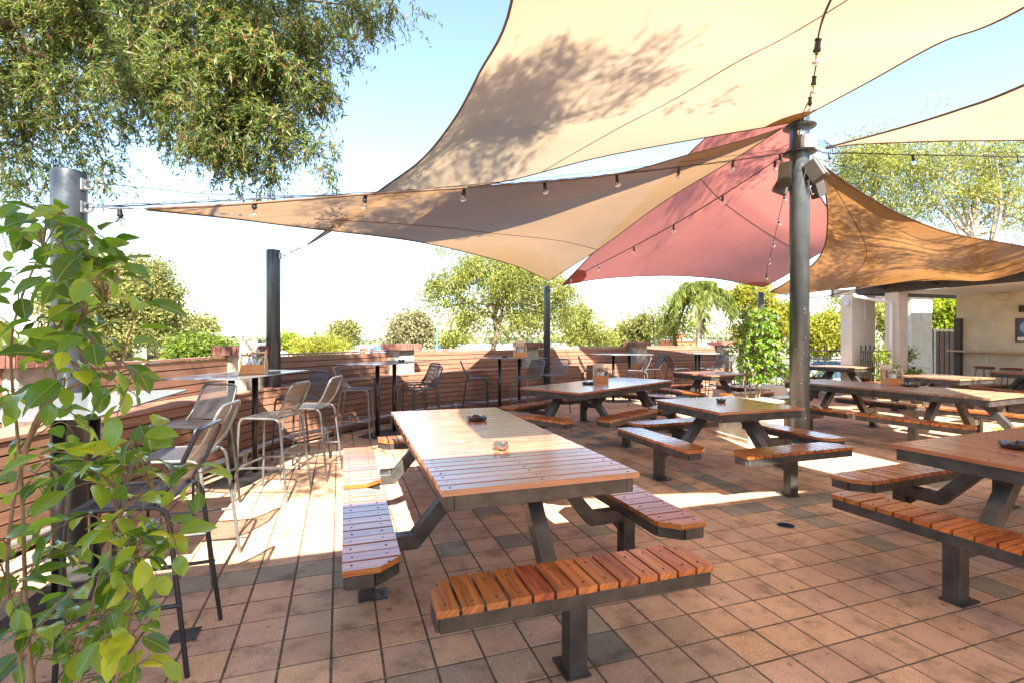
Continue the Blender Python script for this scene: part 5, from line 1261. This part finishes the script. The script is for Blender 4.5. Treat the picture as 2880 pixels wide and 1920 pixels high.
# strappy plant at the right and creeper on the iron fence
def tuft(c, n_, L, label, name, leaf, spreadr=.15, width=.018, cat='plant'):
    t = empty(name, c, 0, label, cat); P, D = [], []; mb = MB(); rnd = random.Random(3)
    for i in range(n_):
        a = rnd.uniform(0, 6.28); l_ = L * rnd.uniform(.6, 1.1); o_ = Vector((math.cos(a), math.sin(a), 0)); s = Vector((-math.sin(a), math.cos(a), 0)); pts = []
        for k in range(7):
            q = k / 6; pts.append((o_ * (l_ * q * .75) + Vector((0, 0, l_ * (q * 1.1 - q * q * .95))) + Vector((rnd.uniform(-.01, .01), 0, 0)), width * (1 - q) ** .6))
        b0 = Vector((rnd.uniform(-1, 1) * spreadr, rnd.uniform(-1, 1) * spreadr, 0)); vs = []
        for p, w_ in pts: vs += [b0 + p - s * w_ / 2, b0 + p + s * w_ / 2]
        mb.add(vs, [(2 * k, 2 * k + 1, 2 * k + 3, 2 * k + 2) for k in range(6)], None, True)
    mb.build('foliage', M[leaf], t); return t
tuft(gp(2850, 1235, 0), 90, .6, 'green strappy plant at the right edge behind the weathered long table', 'strappy_plant', 'leaf_lime')
# ------------------------------------------------------------------ pavilion building at the right
bt_ = empty('pavilion', (0, 0, 0), 0, 'cream rendered pavilion with square pillars and a dark timber eave at the right', 'building')
def part(name, mb, mat, parent=None, bevel=0): return mb.build(name, M[mat] if isinstance(mat, str) else mat, parent or bt_, bevel=bevel)
def ubox(mb, u0, u1, v0, v1, z0, z1):
    P = [W(u0, v0, z0), W(u1, v0, z0), W(u1, v1, z0), W(u0, v1, z0)]; mb.prism([(p.x, p.y) for p in P], z0, z1)
for (u, v, du, dv, h) in ((12.62, 9.73, .84, .33, 2.62), (12.80, 8.69, .33, .33, 2.62), (15.9, 10.4, .86, .33, 2.62)):
    m = MB(); ubox(m, u, u + du, v, v + dv, 0, h); part('pillar', m, 'render', bevel=.012)
    if u == 12.80:
        cp = MB(); ubox(cp, u - .02, u + .35, v - .02, v + .35, 2.62, 2.66); part('pillar_cap', cp, 'render')
m = MB(); ubox(m, 15.2, 15.45, -6, 8.86, 0, 2.6); wl_ = part('wall', m, 'render_y')
m = MB(); ubox(m, 12.78, 12.86, -6, 9.7, 2.62, 2.86); part('eave_beam', m, 'dark_timber')
m = MB(); ubox(m, 12.86, 16.9, 9.75, 9.83, 2.62, 2.84); ubox(m, 12.86, 16.9, 10.45, 10.53, 2.62, 2.84); part('cross_beam', m, 'dark_timber')
m = MB(); ubox(m, 13.0, 15.2, -6, 8.8, 2.6, 2.63); part('ceiling', m, 'white')
m = MB(); ubox(m, 12.3, 19, -6, 9.6, 2.9, 3.0); part('roof', m, simple('grey_roof', (.2, .2, .2), .6))
for k in range(12):
    v = 9.0 - k * 1.15; m = MB(); m.bar(W(12.35, v, 2.80), W(13.2, v, 2.72), .05, .13); part('rafter', m, 'dark_timber')
dp = MB(); dp.tube(fillet([W(12.2, 9.35, 2.60), W(12.2, 9.35, 2.54), W(12.74, 8.82, 2.36), W(12.74, 8.82, .05)], .06, 4), .042, 12); part('downpipe', dp, 'white')
for (u, v) in ((13.05, 9.71), (16.3, 10.38)):
    c = MB(); c.tube([W(u, v, 2.6), W(u, v, 1.95)], .014, 6); part('conduit', c, 'white')
sl = MB(); sl.lathe([(.0, 0), (.05, .0), (.06, .03), (.03, .06), (0, .065)], W(12.56, 9.82, 2.34), 14); sl.box(W(12.6, 9.86, 2.4), (.06, .12, .1)); part('security_light', sl, 'white')
sh_ = MB(); ubox(sh_, 14.86, 15.19, 1.5, 8.9, 1.145, 1.185); shf = part('wall_shelf', sh_, M['caddy_end'])
for v in (8.2, 7.3, 6.4, 5.5):
    b = MB(); b.bar(W(15.18, v, 1.0), W(15.18, v, 1.14), .012, .012); b.bar(W(15.18, v, .86), W(15.18, v, 1.144), .02, .02); b.build('bracket', M['white'], shf)
# sign, box and poster on the wall (they are fixed things of their own)
s_ = MB(); s_.box((0, 0, 0), (.012, .17, .07)); so = s_.build('small_wall_sign', M['white'], loc=W(15.19, 8.12, 1.83), rotz=UA); tag(so, 'small white rounded sign on the cream wall', 'sign')
ringm = simple('no_smoking_red', (.5, .03, .04), .6)
tt = MB(); tt.tube([Vector((-.008, .045 + .018 * math.cos(a), .018 * math.sin(a))) for a in np.linspace(0, 6.283, 15)[:-1]], .003, 5, closed=True); tt.tube([(-.008, .033, .013), (-.008, .057, -.013)], .003, 5); tt.build('red_ring', ringm, so)
text_mesh('NO', .03, M['ink'], so, 'printing', Matrix.Translation((-.007, -.01, .012)) @ Matrix(((0, 0, -1, 0), (-1, 0, 0, 0), (0, 1, 0, 0), (0, 0, 0, 1))))
text_mesh('SMOKING', .02, M['ink'], so, 'printing', Matrix.Translation((-.007, -.025, -.014)) @ Matrix(((0, 0, -1, 0), (-1, 0, 0, 0), (0, 1, 0, 0), (0, 0, 0, 1))))
s_ = MB(); s_.box((0, 0, 0), (.1, .22, .16)); tag(s_.build('wall_box', M['render_y'], loc=W(15.145, 7.85, 2.50), rotz=UA, bevel=.006), 'cream electrical box high on the wall under the ceiling', 'box')
s_ = MB(); s_.box((0, 0, 0), (.06, .2, .16)); tag(s_.build('wall_vent', M['dark_timber'], loc=W(15.165, 7.45, 2.18), rotz=UA, bevel=.004), 'small dark bracket on the wall above the poster', 'fitting')
ps = empty('framed_poster', W(15.185, 7.38, 1.68), UA, 'framed poster with a blue ground and glowing disc at the right edge', 'poster')
f_ = MB()
for (c, sz) in (((0, 0, .27), (.03, .5, .025)), ((0, 0, -.27), (.03, .5, .025)), ((0, .2375, 0), (.03, .025, .515)), ((0, -.2375, 0), (.03, .025, .515))): f_.box(c, sz)
f_.build('frame', simple('poster_frame', (.16, .06, .035), .5), ps)
b_ = MB(); b_.box((.004, 0, 0), (.01, .45, .515)); pp = b_.build('print', simple('poster_blue', (.05, .11, .2), .4), ps)
d_ = MB(); d_.add([Vector((-.0035, .165 * math.cos(a), .06 + .165 * math.sin(a))) for a in np.linspace(0, 6.283, 33)[:-1]], [tuple(range(32))]); d_.build('pale_disc', simple('poster_disc', (.42, .36, .5), .5), pp)
d_ = MB(); d_.add([Vector((-.006, .10 * math.cos(a), .05 + .10 * math.sin(a))) for a in np.linspace(0, 6.283, 33)[:-1]], [tuple(range(32))]); d_.build('orange_disc', simple('poster_orange', (.75, .25, .1), .5), pp)
d_ = MB(); d_.add([Vector((-.0035, y, z)) for y, z in ((-.215, -.245), (.215, -.245), (.215, -.165), (-.215, -.165))], [(0, 1, 2, 3)]); d_.build('caption_strip', M['white'], pp)
# gate
gt = empty('timber_gate', (0, 0, 0), 0, 'dark vertical board gate between the pillar and the cream wall', 'gate')
for k in range(15):
    b = MB(); u = 16.85 + k * .115; ubox(b, u, u + .108, 10.4 + (k % 2) * .012, 10.43 + (k % 2) * .012, .05, 1.68)
    b.uv = [((vv[0] if False else 0), 0) for vv in b.uv]
    b2 = MB(); b2.box(W(u + .054, 10.415 + (k % 2) * .012, .865), (.108, .03, 1.63), Matrix.Rotation(UA, 3, 'Z'), uvaxis=2); b2.build('board', M['gate_wood'], gt)
b = MB(); ubox(b, 16.8, 18.6, 10.39, 10.46, 1.70, 1.76); b.build('top_rail', M['render'], gt)
b = MB(); ubox(b, 16.79, 16.83, 10.36, 10.42, 0, 1.74); b.build('post', M['gal'], gt)
b = MB(); ubox(b, 15.05, 15.18, 8.70, 8.84, 0, 2.0); tag(b.build('timber_post', M['dark_timber'], bevel=.008), 'dark timber post at the near corner of the cream wall', 'post')
# red topped stools
rs = empty('round_stool', (0, 0, 0)); s_ = MB(); s_.lathe([(0, .76), (.17, .76), (.2, .775), (.205, .80), (.19, .82), (0, .828)], (0, 0, 0), 28); s_.build('seat', simple('oxblood_vinyl', (.16, .03, .025), .35, coat=.2), rs)
r_ = MB(); r_.lathe([(.198, .752), (.204, .752), (.204, .77), (.198, .77)], (0, 0, 0), 28); r_.build('seat_band', M['gal'], rs)
for k in range(4):
    a = R(45 + 90 * k); l_ = MB(); l_.tube(resample([(.13 * math.cos(a), .13 * math.sin(a), .76), (.17 * math.cos(a), .17 * math.sin(a), .5), (.235 * math.cos(a), .235 * math.sin(a), 0)], 10), .012, 8); l_.build('leg', M['stool_steel'], rs)
q = MB(); q.tube([Vector((.2 * math.cos(a), .2 * math.sin(a), .26)) for a in np.linspace(0, 6.283, 25)[:-1]], .009, 6, closed=True); q.build('foot_ring', M['stool_steel'], rs)
tag(rs, cat='stool'); place(rs, (11.4, 12.2, 0), 0, 'red topped round stool against the cream wall, the left one', 'red topped round stools')
place(copy_tree(rs), (11.42, 11.55, 0), .4, 'red topped round stool against the cream wall, the right one')
# ------------------------------------------------------------------ iron fence with creeper
def fence(a, b, label, posts=(0, 1)):
    t = empty('iron_fence', (0, 0, 0), 0, label, 'fence', 'black iron fences'); a, b = Vector(a), Vector(b); d = b - a; L = d.length; d.normalize()
    r_ = MB()
    for z in (1.15, .93, .12): r_.bar((*a[:2], z), (*b[:2], z), .035, .035)
    r_.build('rails', M['iron'], t)
    p = MB(); n = int(L / .125)
    for i in range(n + 1):
        q = a + d * (L * i / n); h = 1.27 if i % 2 == 0 else 1.14
        p.tube([(q.x, q.y, .03), (q.x, q.y, h)], .008, 6)
        if i % 2 == 0: p.lathe([(.008, 1.2), (.022, 1.215), (.012, 1.235), (.02, 1.265), (.0, 1.34)], (q.x, q.y, 0), 8)
    p.build('pickets', M['iron'], t); return t
fa, fb_ = Vector((7.0, 14.75, 0)), Vector((9.0, 13.55, 0))
fence(fa, fb_, 'black spiked iron fence between the leafy shrub and the first pillar')
fc_, fd = W(12.7, 9.55, 0), W(14.9, 10.1, 0)
fence(fc_, fd, 'black spiked iron fence overgrown with creeper between the pillars')
b = MB(); b.box((6.75, 14.9, .65), (.09, .09, 1.3)); b.box((6.95, 14.95, .65), (.06, .06, 1.2)); tag(b.build('fence_post', M['iron']), 'dark fence posts beside the last brick pillar', 'fence post')
def creeper(blobs, label, n, name='creeper', leaf='leaf_lime'):
    o = Vector(blobs[0][:3]); t = empty(name, (o.x, o.y, 0), 0, label, 'creeper'); C_, d = blob_points(blobs, n); P = np.repeat(C_, 5, 0) + RNG.normal(size=(n * 5, 3)) * .05; D = RNG.normal(size=P.shape) + np.array([0, -.3, -.2]); P -= np.array([o.x, o.y, 0])
    ls = RNG.uniform(.05, .1, len(P)); leaf_object('foliage', P, D, ls, ls * .5, M[leaf], t, .2)
    s = MB()
    for b_ in blobs:
        s.tube(resample([(b_[0] - o.x, b_[1] - o.y, 0), (b_[0] - o.x + .08, b_[1] - o.y, b_[2] * .5), (b_[0] - o.x, b_[1] - o.y, b_[2] + b_[5] * .6)], 8), .008, 5)
    s.build('stem', M['stem'], t)
creeper([(9.05, 12.35, 1.0, .14, .12, .35, 1), (9.3, 12.35, .5, .4, .2, .4, 1.4), (9.75, 12.5, 1.1, .25, .15, .2, .8), (9.9, 12.6, .5, .4, .2, .4, 1.2)], 'green creeper climbing the iron fence in front of the pillar', 430)
creeper([(7.6, 14.2, .45, .5, .15, .35, 1), (8.4, 13.8, .35, .4, .15, .3, 1), (7.1, 14.6, .8, .2, .15, .5, .8)], 'leafy creeper along the foot of the iron fence left of the first pillar', 260)
# ------------------------------------------------------------------ cars
def car(c, rz, label, paint, ground):
    t = empty('parked_car', (c[0], c[1], ground), rz, label, 'car', 'cars parked beyond the fence')
    body = [(-2.15, .35), (-2.2, .62), (-2.1, .86), (-1.5, .95), (1.0, .97), (1.95, .82), (2.2, .6), (2.18, .35)]
    def loft(prof, w, w_top=None):
        mb = MB(); w_top = w_top or w; zt = max(z for _, z in prof); zb = min(z for _, z in prof); vs = []
        for s in (-1, 1):
            for x, z in prof:
                k = (z - zb) / (zt - zb); ww = w + (w_top - w) * k; vs.append((x, s * ww / 2, z))
        n = len(prof); fs = [(i, (i + 1) % n, n + (i + 1) % n, n + i) for i in range(n)] + [tuple(range(n - 1, -1, -1)), tuple(range(n, 2 * n))]
        mb.add(vs, fs, None, False); return mb
    loft(body, 1.72, 1.66).build('body', paint, t, bevel=.05)
    loft([(-1.55, .94), (-1.0, 1.36), (-.4, 1.45), (.35, 1.42), (1.15, .95)], 1.56, 1.2).build('roof', paint, t, bevel=.05)
    gl = simple('car_glass', (.03, .05, .06), .08, coat=.5); g = loft([(-1.35, .97), (-.93, 1.30), (-.4, 1.37), (.3, 1.35), (.95, .97)], 1.575, 1.26); g.build('side_glass', gl, t)
    g = MB(); g.add([(1.19, -.7, .99), (1.19, .7, .99), (.45, .56, 1.40), (.45, -.56, 1.40)], [(0, 1, 2, 3)]); g.build('windscreen', gl, t)
    ty = simple('tyre', (.02, .02, .02), .8)
    for x in (-1.35, 1.35):
        for s in (-1, 1):
            w_ = MB(); w_.lathe([(0, -.1), (.31, -.1), (.32, -.06), (.32, .08), (.30, .1), (.2, .1), (0, .09)], (0, 0, 0), 24)
            w_.v = [(x + p[0], s * (.78 + p[2]), .32 + p[1]) for p in w_.v]; wh = w_.build('wheel', ty, t)
            r_ = MB(); r_.lathe([(.19, .0), (.19, .02), (0, .03)], (0, 0, 0), 20); r_.v = [(x + p[0], s * (.885 + p[2]), .32 + p[1]) for p in r_.v]; r_.build('rim', M['gal'], wh)
    for s in (-1, 1):
        l_ = MB(); l_.box((2.1, s * .6, .7), (.14, .3, .14)); l_.build('headlight', M['white'], t, bevel=.03)
car((12.7, 21.5), R(-160), 'pale blue car behind the iron fence left of the first pillar', simple('pale_blue_paint', (.45, .55, .62), .25, coat=.8), -1.12)
car((14.9, 23.5), R(-150), 'dark blue car beyond the pale blue one', simple('dark_blue_paint', (.05, .09, .2), .25, coat=.8), -1.0)
# ------------------------------------------------------------------ far buildings, poles
def fbox(cx, cy, z0, sx, sy, h, rz, label, mat, name='building', roofmat=None, gable=0, cat='building', extras=None):
    t = empty(name, (cx, cy, z0), rz, label, cat, 'buildings beyond the garden'); m = MB(); m.box((0, 0, h / 2), (sx, sy, h)); m.build('walls', mat, t)
    r = MB(); ov = .3
    if gable: r.add([(-sx / 2 - ov, -sy / 2 - ov, h), (sx / 2 + ov, -sy / 2 - ov, h), (sx / 2 + ov, sy / 2 + ov, h), (-sx / 2 - ov, sy / 2 + ov, h), (-sx / 2 - ov, 0, h + gable), (sx / 2 + ov, 0, h + gable)], [(0, 1, 5, 4), (2, 3, 4, 5), (0, 4, 3), (1, 2, 5), (3, 2, 1, 0)])
    else: r.box((0, 0, h + .06), (sx + .3, sy + .3, .12))
    r.build('roof', roofmat or M['white'], t); return t
clad = simple('ribbed_cladding', (.38, .26, .2), .7, 0, .05, 3); tinw = simple('white_tin_roof', (.8, .8, .78), .5); blue = simple('blue_panel', (.05, .2, .42), .6); orange = simple('orange_tile', (.6, .27, .08), .7); redw = simple('red_orange_wall', (.55, .12, .05), .7)
sh1 = empty('warehouse', at(270, 1010, 40) * 1.0, 0, 'warehouse with ribbed brown cladding and a bright roof behind the left post', 'building', 'buildings beyond the garden'); o = at(270, 1010, 40); sh1.location = (0, 0, 0)
w_ = MB(); w_.add([at(229, 1010, 37), at(349, 971, 43), at(349, 1100, 43), at(229, 1100, 37), at(229, 1004, 44), at(349, 968, 50), at(349, 1100, 50), at(229, 1100, 44)], [(0, 3, 2, 1), (1, 2, 6, 5), (4, 5, 6, 7), (0, 4, 7, 3)]); w_.build('walls', clad, sh1)
w_ = MB()
for k in range(9):
    a, b = at(229, 1013 + k * 5, 36.95), at(349, 974 + k * 5, 42.95); w_.bar(a, b, .05, .05)
w_.build('cladding_ribs', simple('rib', (.28, .19, .15), .7), sh1)
w_ = MB(); w_.add([at(229, 1008, 36.8), at(352, 969, 43), at(300, 966, 56), at(120, 966, 56), at(100, 1010, 40)], [(0, 1, 2, 3, 4)]); w_.add([at(120, 975, 44), at(120, 966, 56), at(300, 965, 56), at(290, 985, 44)], [(0, 1, 2, 3)]); w_.build('roof', tinw, sh1)
w_ = MB(); c = at(276, 978, 44); w_.box(c, (.9, .9, .8)); c = at(262, 975, 46); w_.box(c, (.4, .8, .9)); w_.build('roof_unit', M['gal'], sh1)
ot = empty('tiled_roof_house', (0, 0, 0), 0, 'house with an orange tiled roof seen just over the timber wall', 'building', 'buildings beyond the garden')
w_ = MB(); w_.add([at(412, 1010, 46), at(486, 1010, 46), at(484, 987, 50), at(428, 987, 50)], [(0, 1, 2, 3)]); w_.add([at(486, 1010, 46), at(500, 1005, 54), at(484, 987, 50)], [(0, 1, 2)]); w_.build('roof', orange, ot)
w_ = MB()
for k in range(6): w_.bar(at(414 + k * 2.4, 1006 - k * 3.6, 45.9 + k * .66), at(486, 1006 - k * 3.6, 45.9 + k * .66), .04, .04)
for k in range(13): w_.bar(at(414 + k * 6, 1009, 45.9), at(430 + k * 4.5, 988, 49.8), .04, .04)
w_.build('tile_battens', simple('tile_line', (.35, .12, .04), .8), ot)
w_ = MB(); c = at(450, 1030, 50); w_.box((c.x, c.y, c.z - .6), (2.6, 4, 2.0)); w_.build('walls', M['white'], ot)
def longb(px0, px1, py0, Y, lab, mat, dpt=12, roofm=None):
    a, b = at(px0, py0, Y), at(px1, py0, Y); z0 = gz((a.x + b.x) / 2, Y) - .3
    return fbox((a.x + b.x) / 2, Y + dpt / 2, z0, b.x - a.x, dpt, a.z - z0, 0, lab, mat, roofmat=roofm)
wm = simple('pale_shed', (.72, .70, .66), .7)
longb(720, 1010, 976, 82, 'long white shop building far behind the grey post', wm); longb(1060, 1100, 971, 80, 'bright blue panel building end left of the stained pillar', blue)
longb(1185, 1216, 968, 78, 'white building end just right of the stained pillar', wm); longb(1217, 1246, 970, 76, 'bright blue building panel beside the green pole', blue); longb(1246, 1480, 972, 84, 'long pale building behind the gum tree', wm)
sg = longb(1011, 1039, 979, 79, 'red and white shopfront sign above the timber wall', wm, 2); sg.name = 'shop_sign'
w_ = MB(); w_.box((0, -1.03, 1.0), (1.4, .04, .3)); 
c0 = sg; zz = at(1025, 982, 79).z - c0.location.z; w_ = MB(); w_.box((0, -1.03, zz), (1.3, .05, .28)); w_.build('red_panel', redw, sg)
longb(1905, 1975, 958, 60, 'orange red building behind the palm', redw, 8); longb(1910, 1926, 939, 61, 'orange red tower block above the red building', redw, 2); longb(1976, 2010, 961, 60, 'white low building right of the red one', wm, 6)
longb(1560, 1640, 968, 70, 'pale roofed building behind the slim black post', wm, 8); longb(700, 730, 968, 64, 'small white building left of the grey post', wm, 4)
longb(2335, 2420, 954, 40, 'white building behind the parked cars', wm, 6)
wn = empty('tall_shop_sign', (0, 0, 0), 0, 'tall orange and yellow shop sign left of the first pillar', 'sign'); c = at(2376, 911, 42); w_ = MB(); w_.box(c, (1.0, .3, .75)); w_.build('sign_panel', simple('amber_panel', (.7, .32, .05), .6), wn); w_ = MB(); w_.box(at(2370, 928, 42), (1.6, .5, .12)); w_.build('canopy', M['white'], wn); w_ = MB(); w_.tube([at(2376, 915, 42.1), at(2376, 1010, 42.1)], .08, 8); w_.build('pole', M['gal'], wn)
fs_ = empty('fast_food_sign', (0, 0, 0), 0, 'orange patterned road sign glimpsed between the first two pillars', 'sign'); w_ = MB(); w_.box(at(2477, 910, 38), (1.6, .3, .8)); w_.build('sign_panel', simple('orange_sign', (.75, .4, .2), .6), fs_)
for s in (-1, 1):
    w_ = MB(); c = at(2477 + s * 10, 908, 37.8); w_.tube([c + Vector((.18 * math.cos(a), 0, .2 * math.sin(a))) for a in np.linspace(0, 6.283, 17)[:-1]], .035, 6, closed=True); w_.build('ring_emblem', M['ink'], fs_)
w_ = MB(); w_.tube([at(2477, 920, 38), at(2477, 1010, 38)], .08, 8); w_.build('pole', M['gal'], fs_)
def pole(px, Y, top, r, label, mat='gal', arms=(), name='utility_pole', lamp=None, cat='pole'):
    b = Vector(base_px(px, Y)); t = empty(name, b, 0, label, cat, 'poles beyond the garden'); c = at(px, top, Y); m = MB(); m.tube([Vector((0, 0, 0)), c - b], [r, r * .8], 8); m.build('shaft', M[mat] if isinstance(mat, str) else mat, t)
    for (dz, L) in arms: a = MB(); a.box(c - b - Vector((0, 0, dz)), (L, .08, .08)); a.build('crossarm', M['bark'], t)
    if lamp: 
        for s in lamp: l_ = MB(); l_.box(c - b + Vector((s, 0, .02)), (.55, .25, .35), Matrix.Rotation(.3 * (1 if s > 0 else -1), 3, 'Y')); l_.build('lamp_head', M['gal'], t)
    return t
pole(417, 48, 880, .12, 'pale utility pole in front of the broad olive tree', simple('pale_pole', (.55, .42, .32), .8), ((.1, 1.2),))
pole(403, 40, 975, .1, 'short white post beside the pale utility pole', 'white'); pole(293, 50, 940, .06, 'thin pole on the warehouse roof line', 'white'); pole(306, 50, 942, .06, 'second thin pole on the warehouse roof line', 'white'); pole(315, 46, 955, .09, 'stubby white pole beside the warehouse', 'white')
pole(1088, 70, 941, .05, 'thin black lamp post left of the pale tree', 'iron', lamp=(.2,)); pole(682, 90, 938, .05, 'thin street lamp on the skyline left of the grey post', 'iron', lamp=(.2,))
pole(1229, 40, 902, .06, 'green painted pole right of the stained pillar', simple('green_pole', (.10, .30, .22), .6), ((.4, .0),) if False else ())
pole(1842, 36, 872, .07, 'tall floodlight pole left of the palm', 'gal', lamp=(-.55, .5), name='floodlight_pole'); pole(1671, 36, 925, .07, 'pale blue sign post beside the olive gum', 'white')
pole(2335, 38, 893, .05, 'thin lamp post behind the parked cars', 'gal', lamp=(.15,))
for i, (pts, lb) in enumerate((([(150, 935, 44), (417, 935, 47), (900, 945, 70), (1300, 960, 110)], 'upper power line crossing in front of the olive tree'), ([(150, 942, 44), (417, 941, 47), (900, 950, 70), (1300, 964, 110)], 'middle power line crossing in front of the olive tree'), ([(150, 975, 44), (417, 964, 47), (700, 952, 60)], 'lower power line near the warehouse roof'), ([(1400, 950, 50), (1630, 940, 48), (1900, 950, 60)], 'power line passing behind the slim black post'))):
    wire([at(*p) for p in pts], .03, lb, 'power_line', M['white'], 'power line', 'power lines')
# ------------------------------------------------------------------ unseen pub behind the viewer, shaped for the light: its eave shades the near paving
pb = empty('pub_building', (0, 0, 0), 0, 'rendered pub building behind the viewer, unseen, its eave kept shallow for skylight', 'building')
m = MB(); ubox(m, -9, 16, -12, -8, 0, 3.2); part('walls', m, 'render', pb)  # walls set far back to let skylight in from behind
for k in range(6):
    m = MB(); ubox(m, -8 + k * 3.8, -7.86 + k * 3.8, -2.05, -1.9, 0, 3.2); part('verandah_post', m, 'render', pb)
m = MB(); ubox(m, -9, 12, -2.1, .47, 3.36, 3.46); part('roof', m, simple('roof_sheet', (.25, .25, .25), .6), pb)  # depth cut short so more skylight reaches the shaded paving
m = MB(); ubox(m, -9, 12, -2.1, .40, 3.2, 3.23); part('soffit', m, 'white', pb)
m = MB(); ubox(m, -9, 12, .41, .46, 3.18, 3.42); part('fascia', m, 'dark_timber', pb)
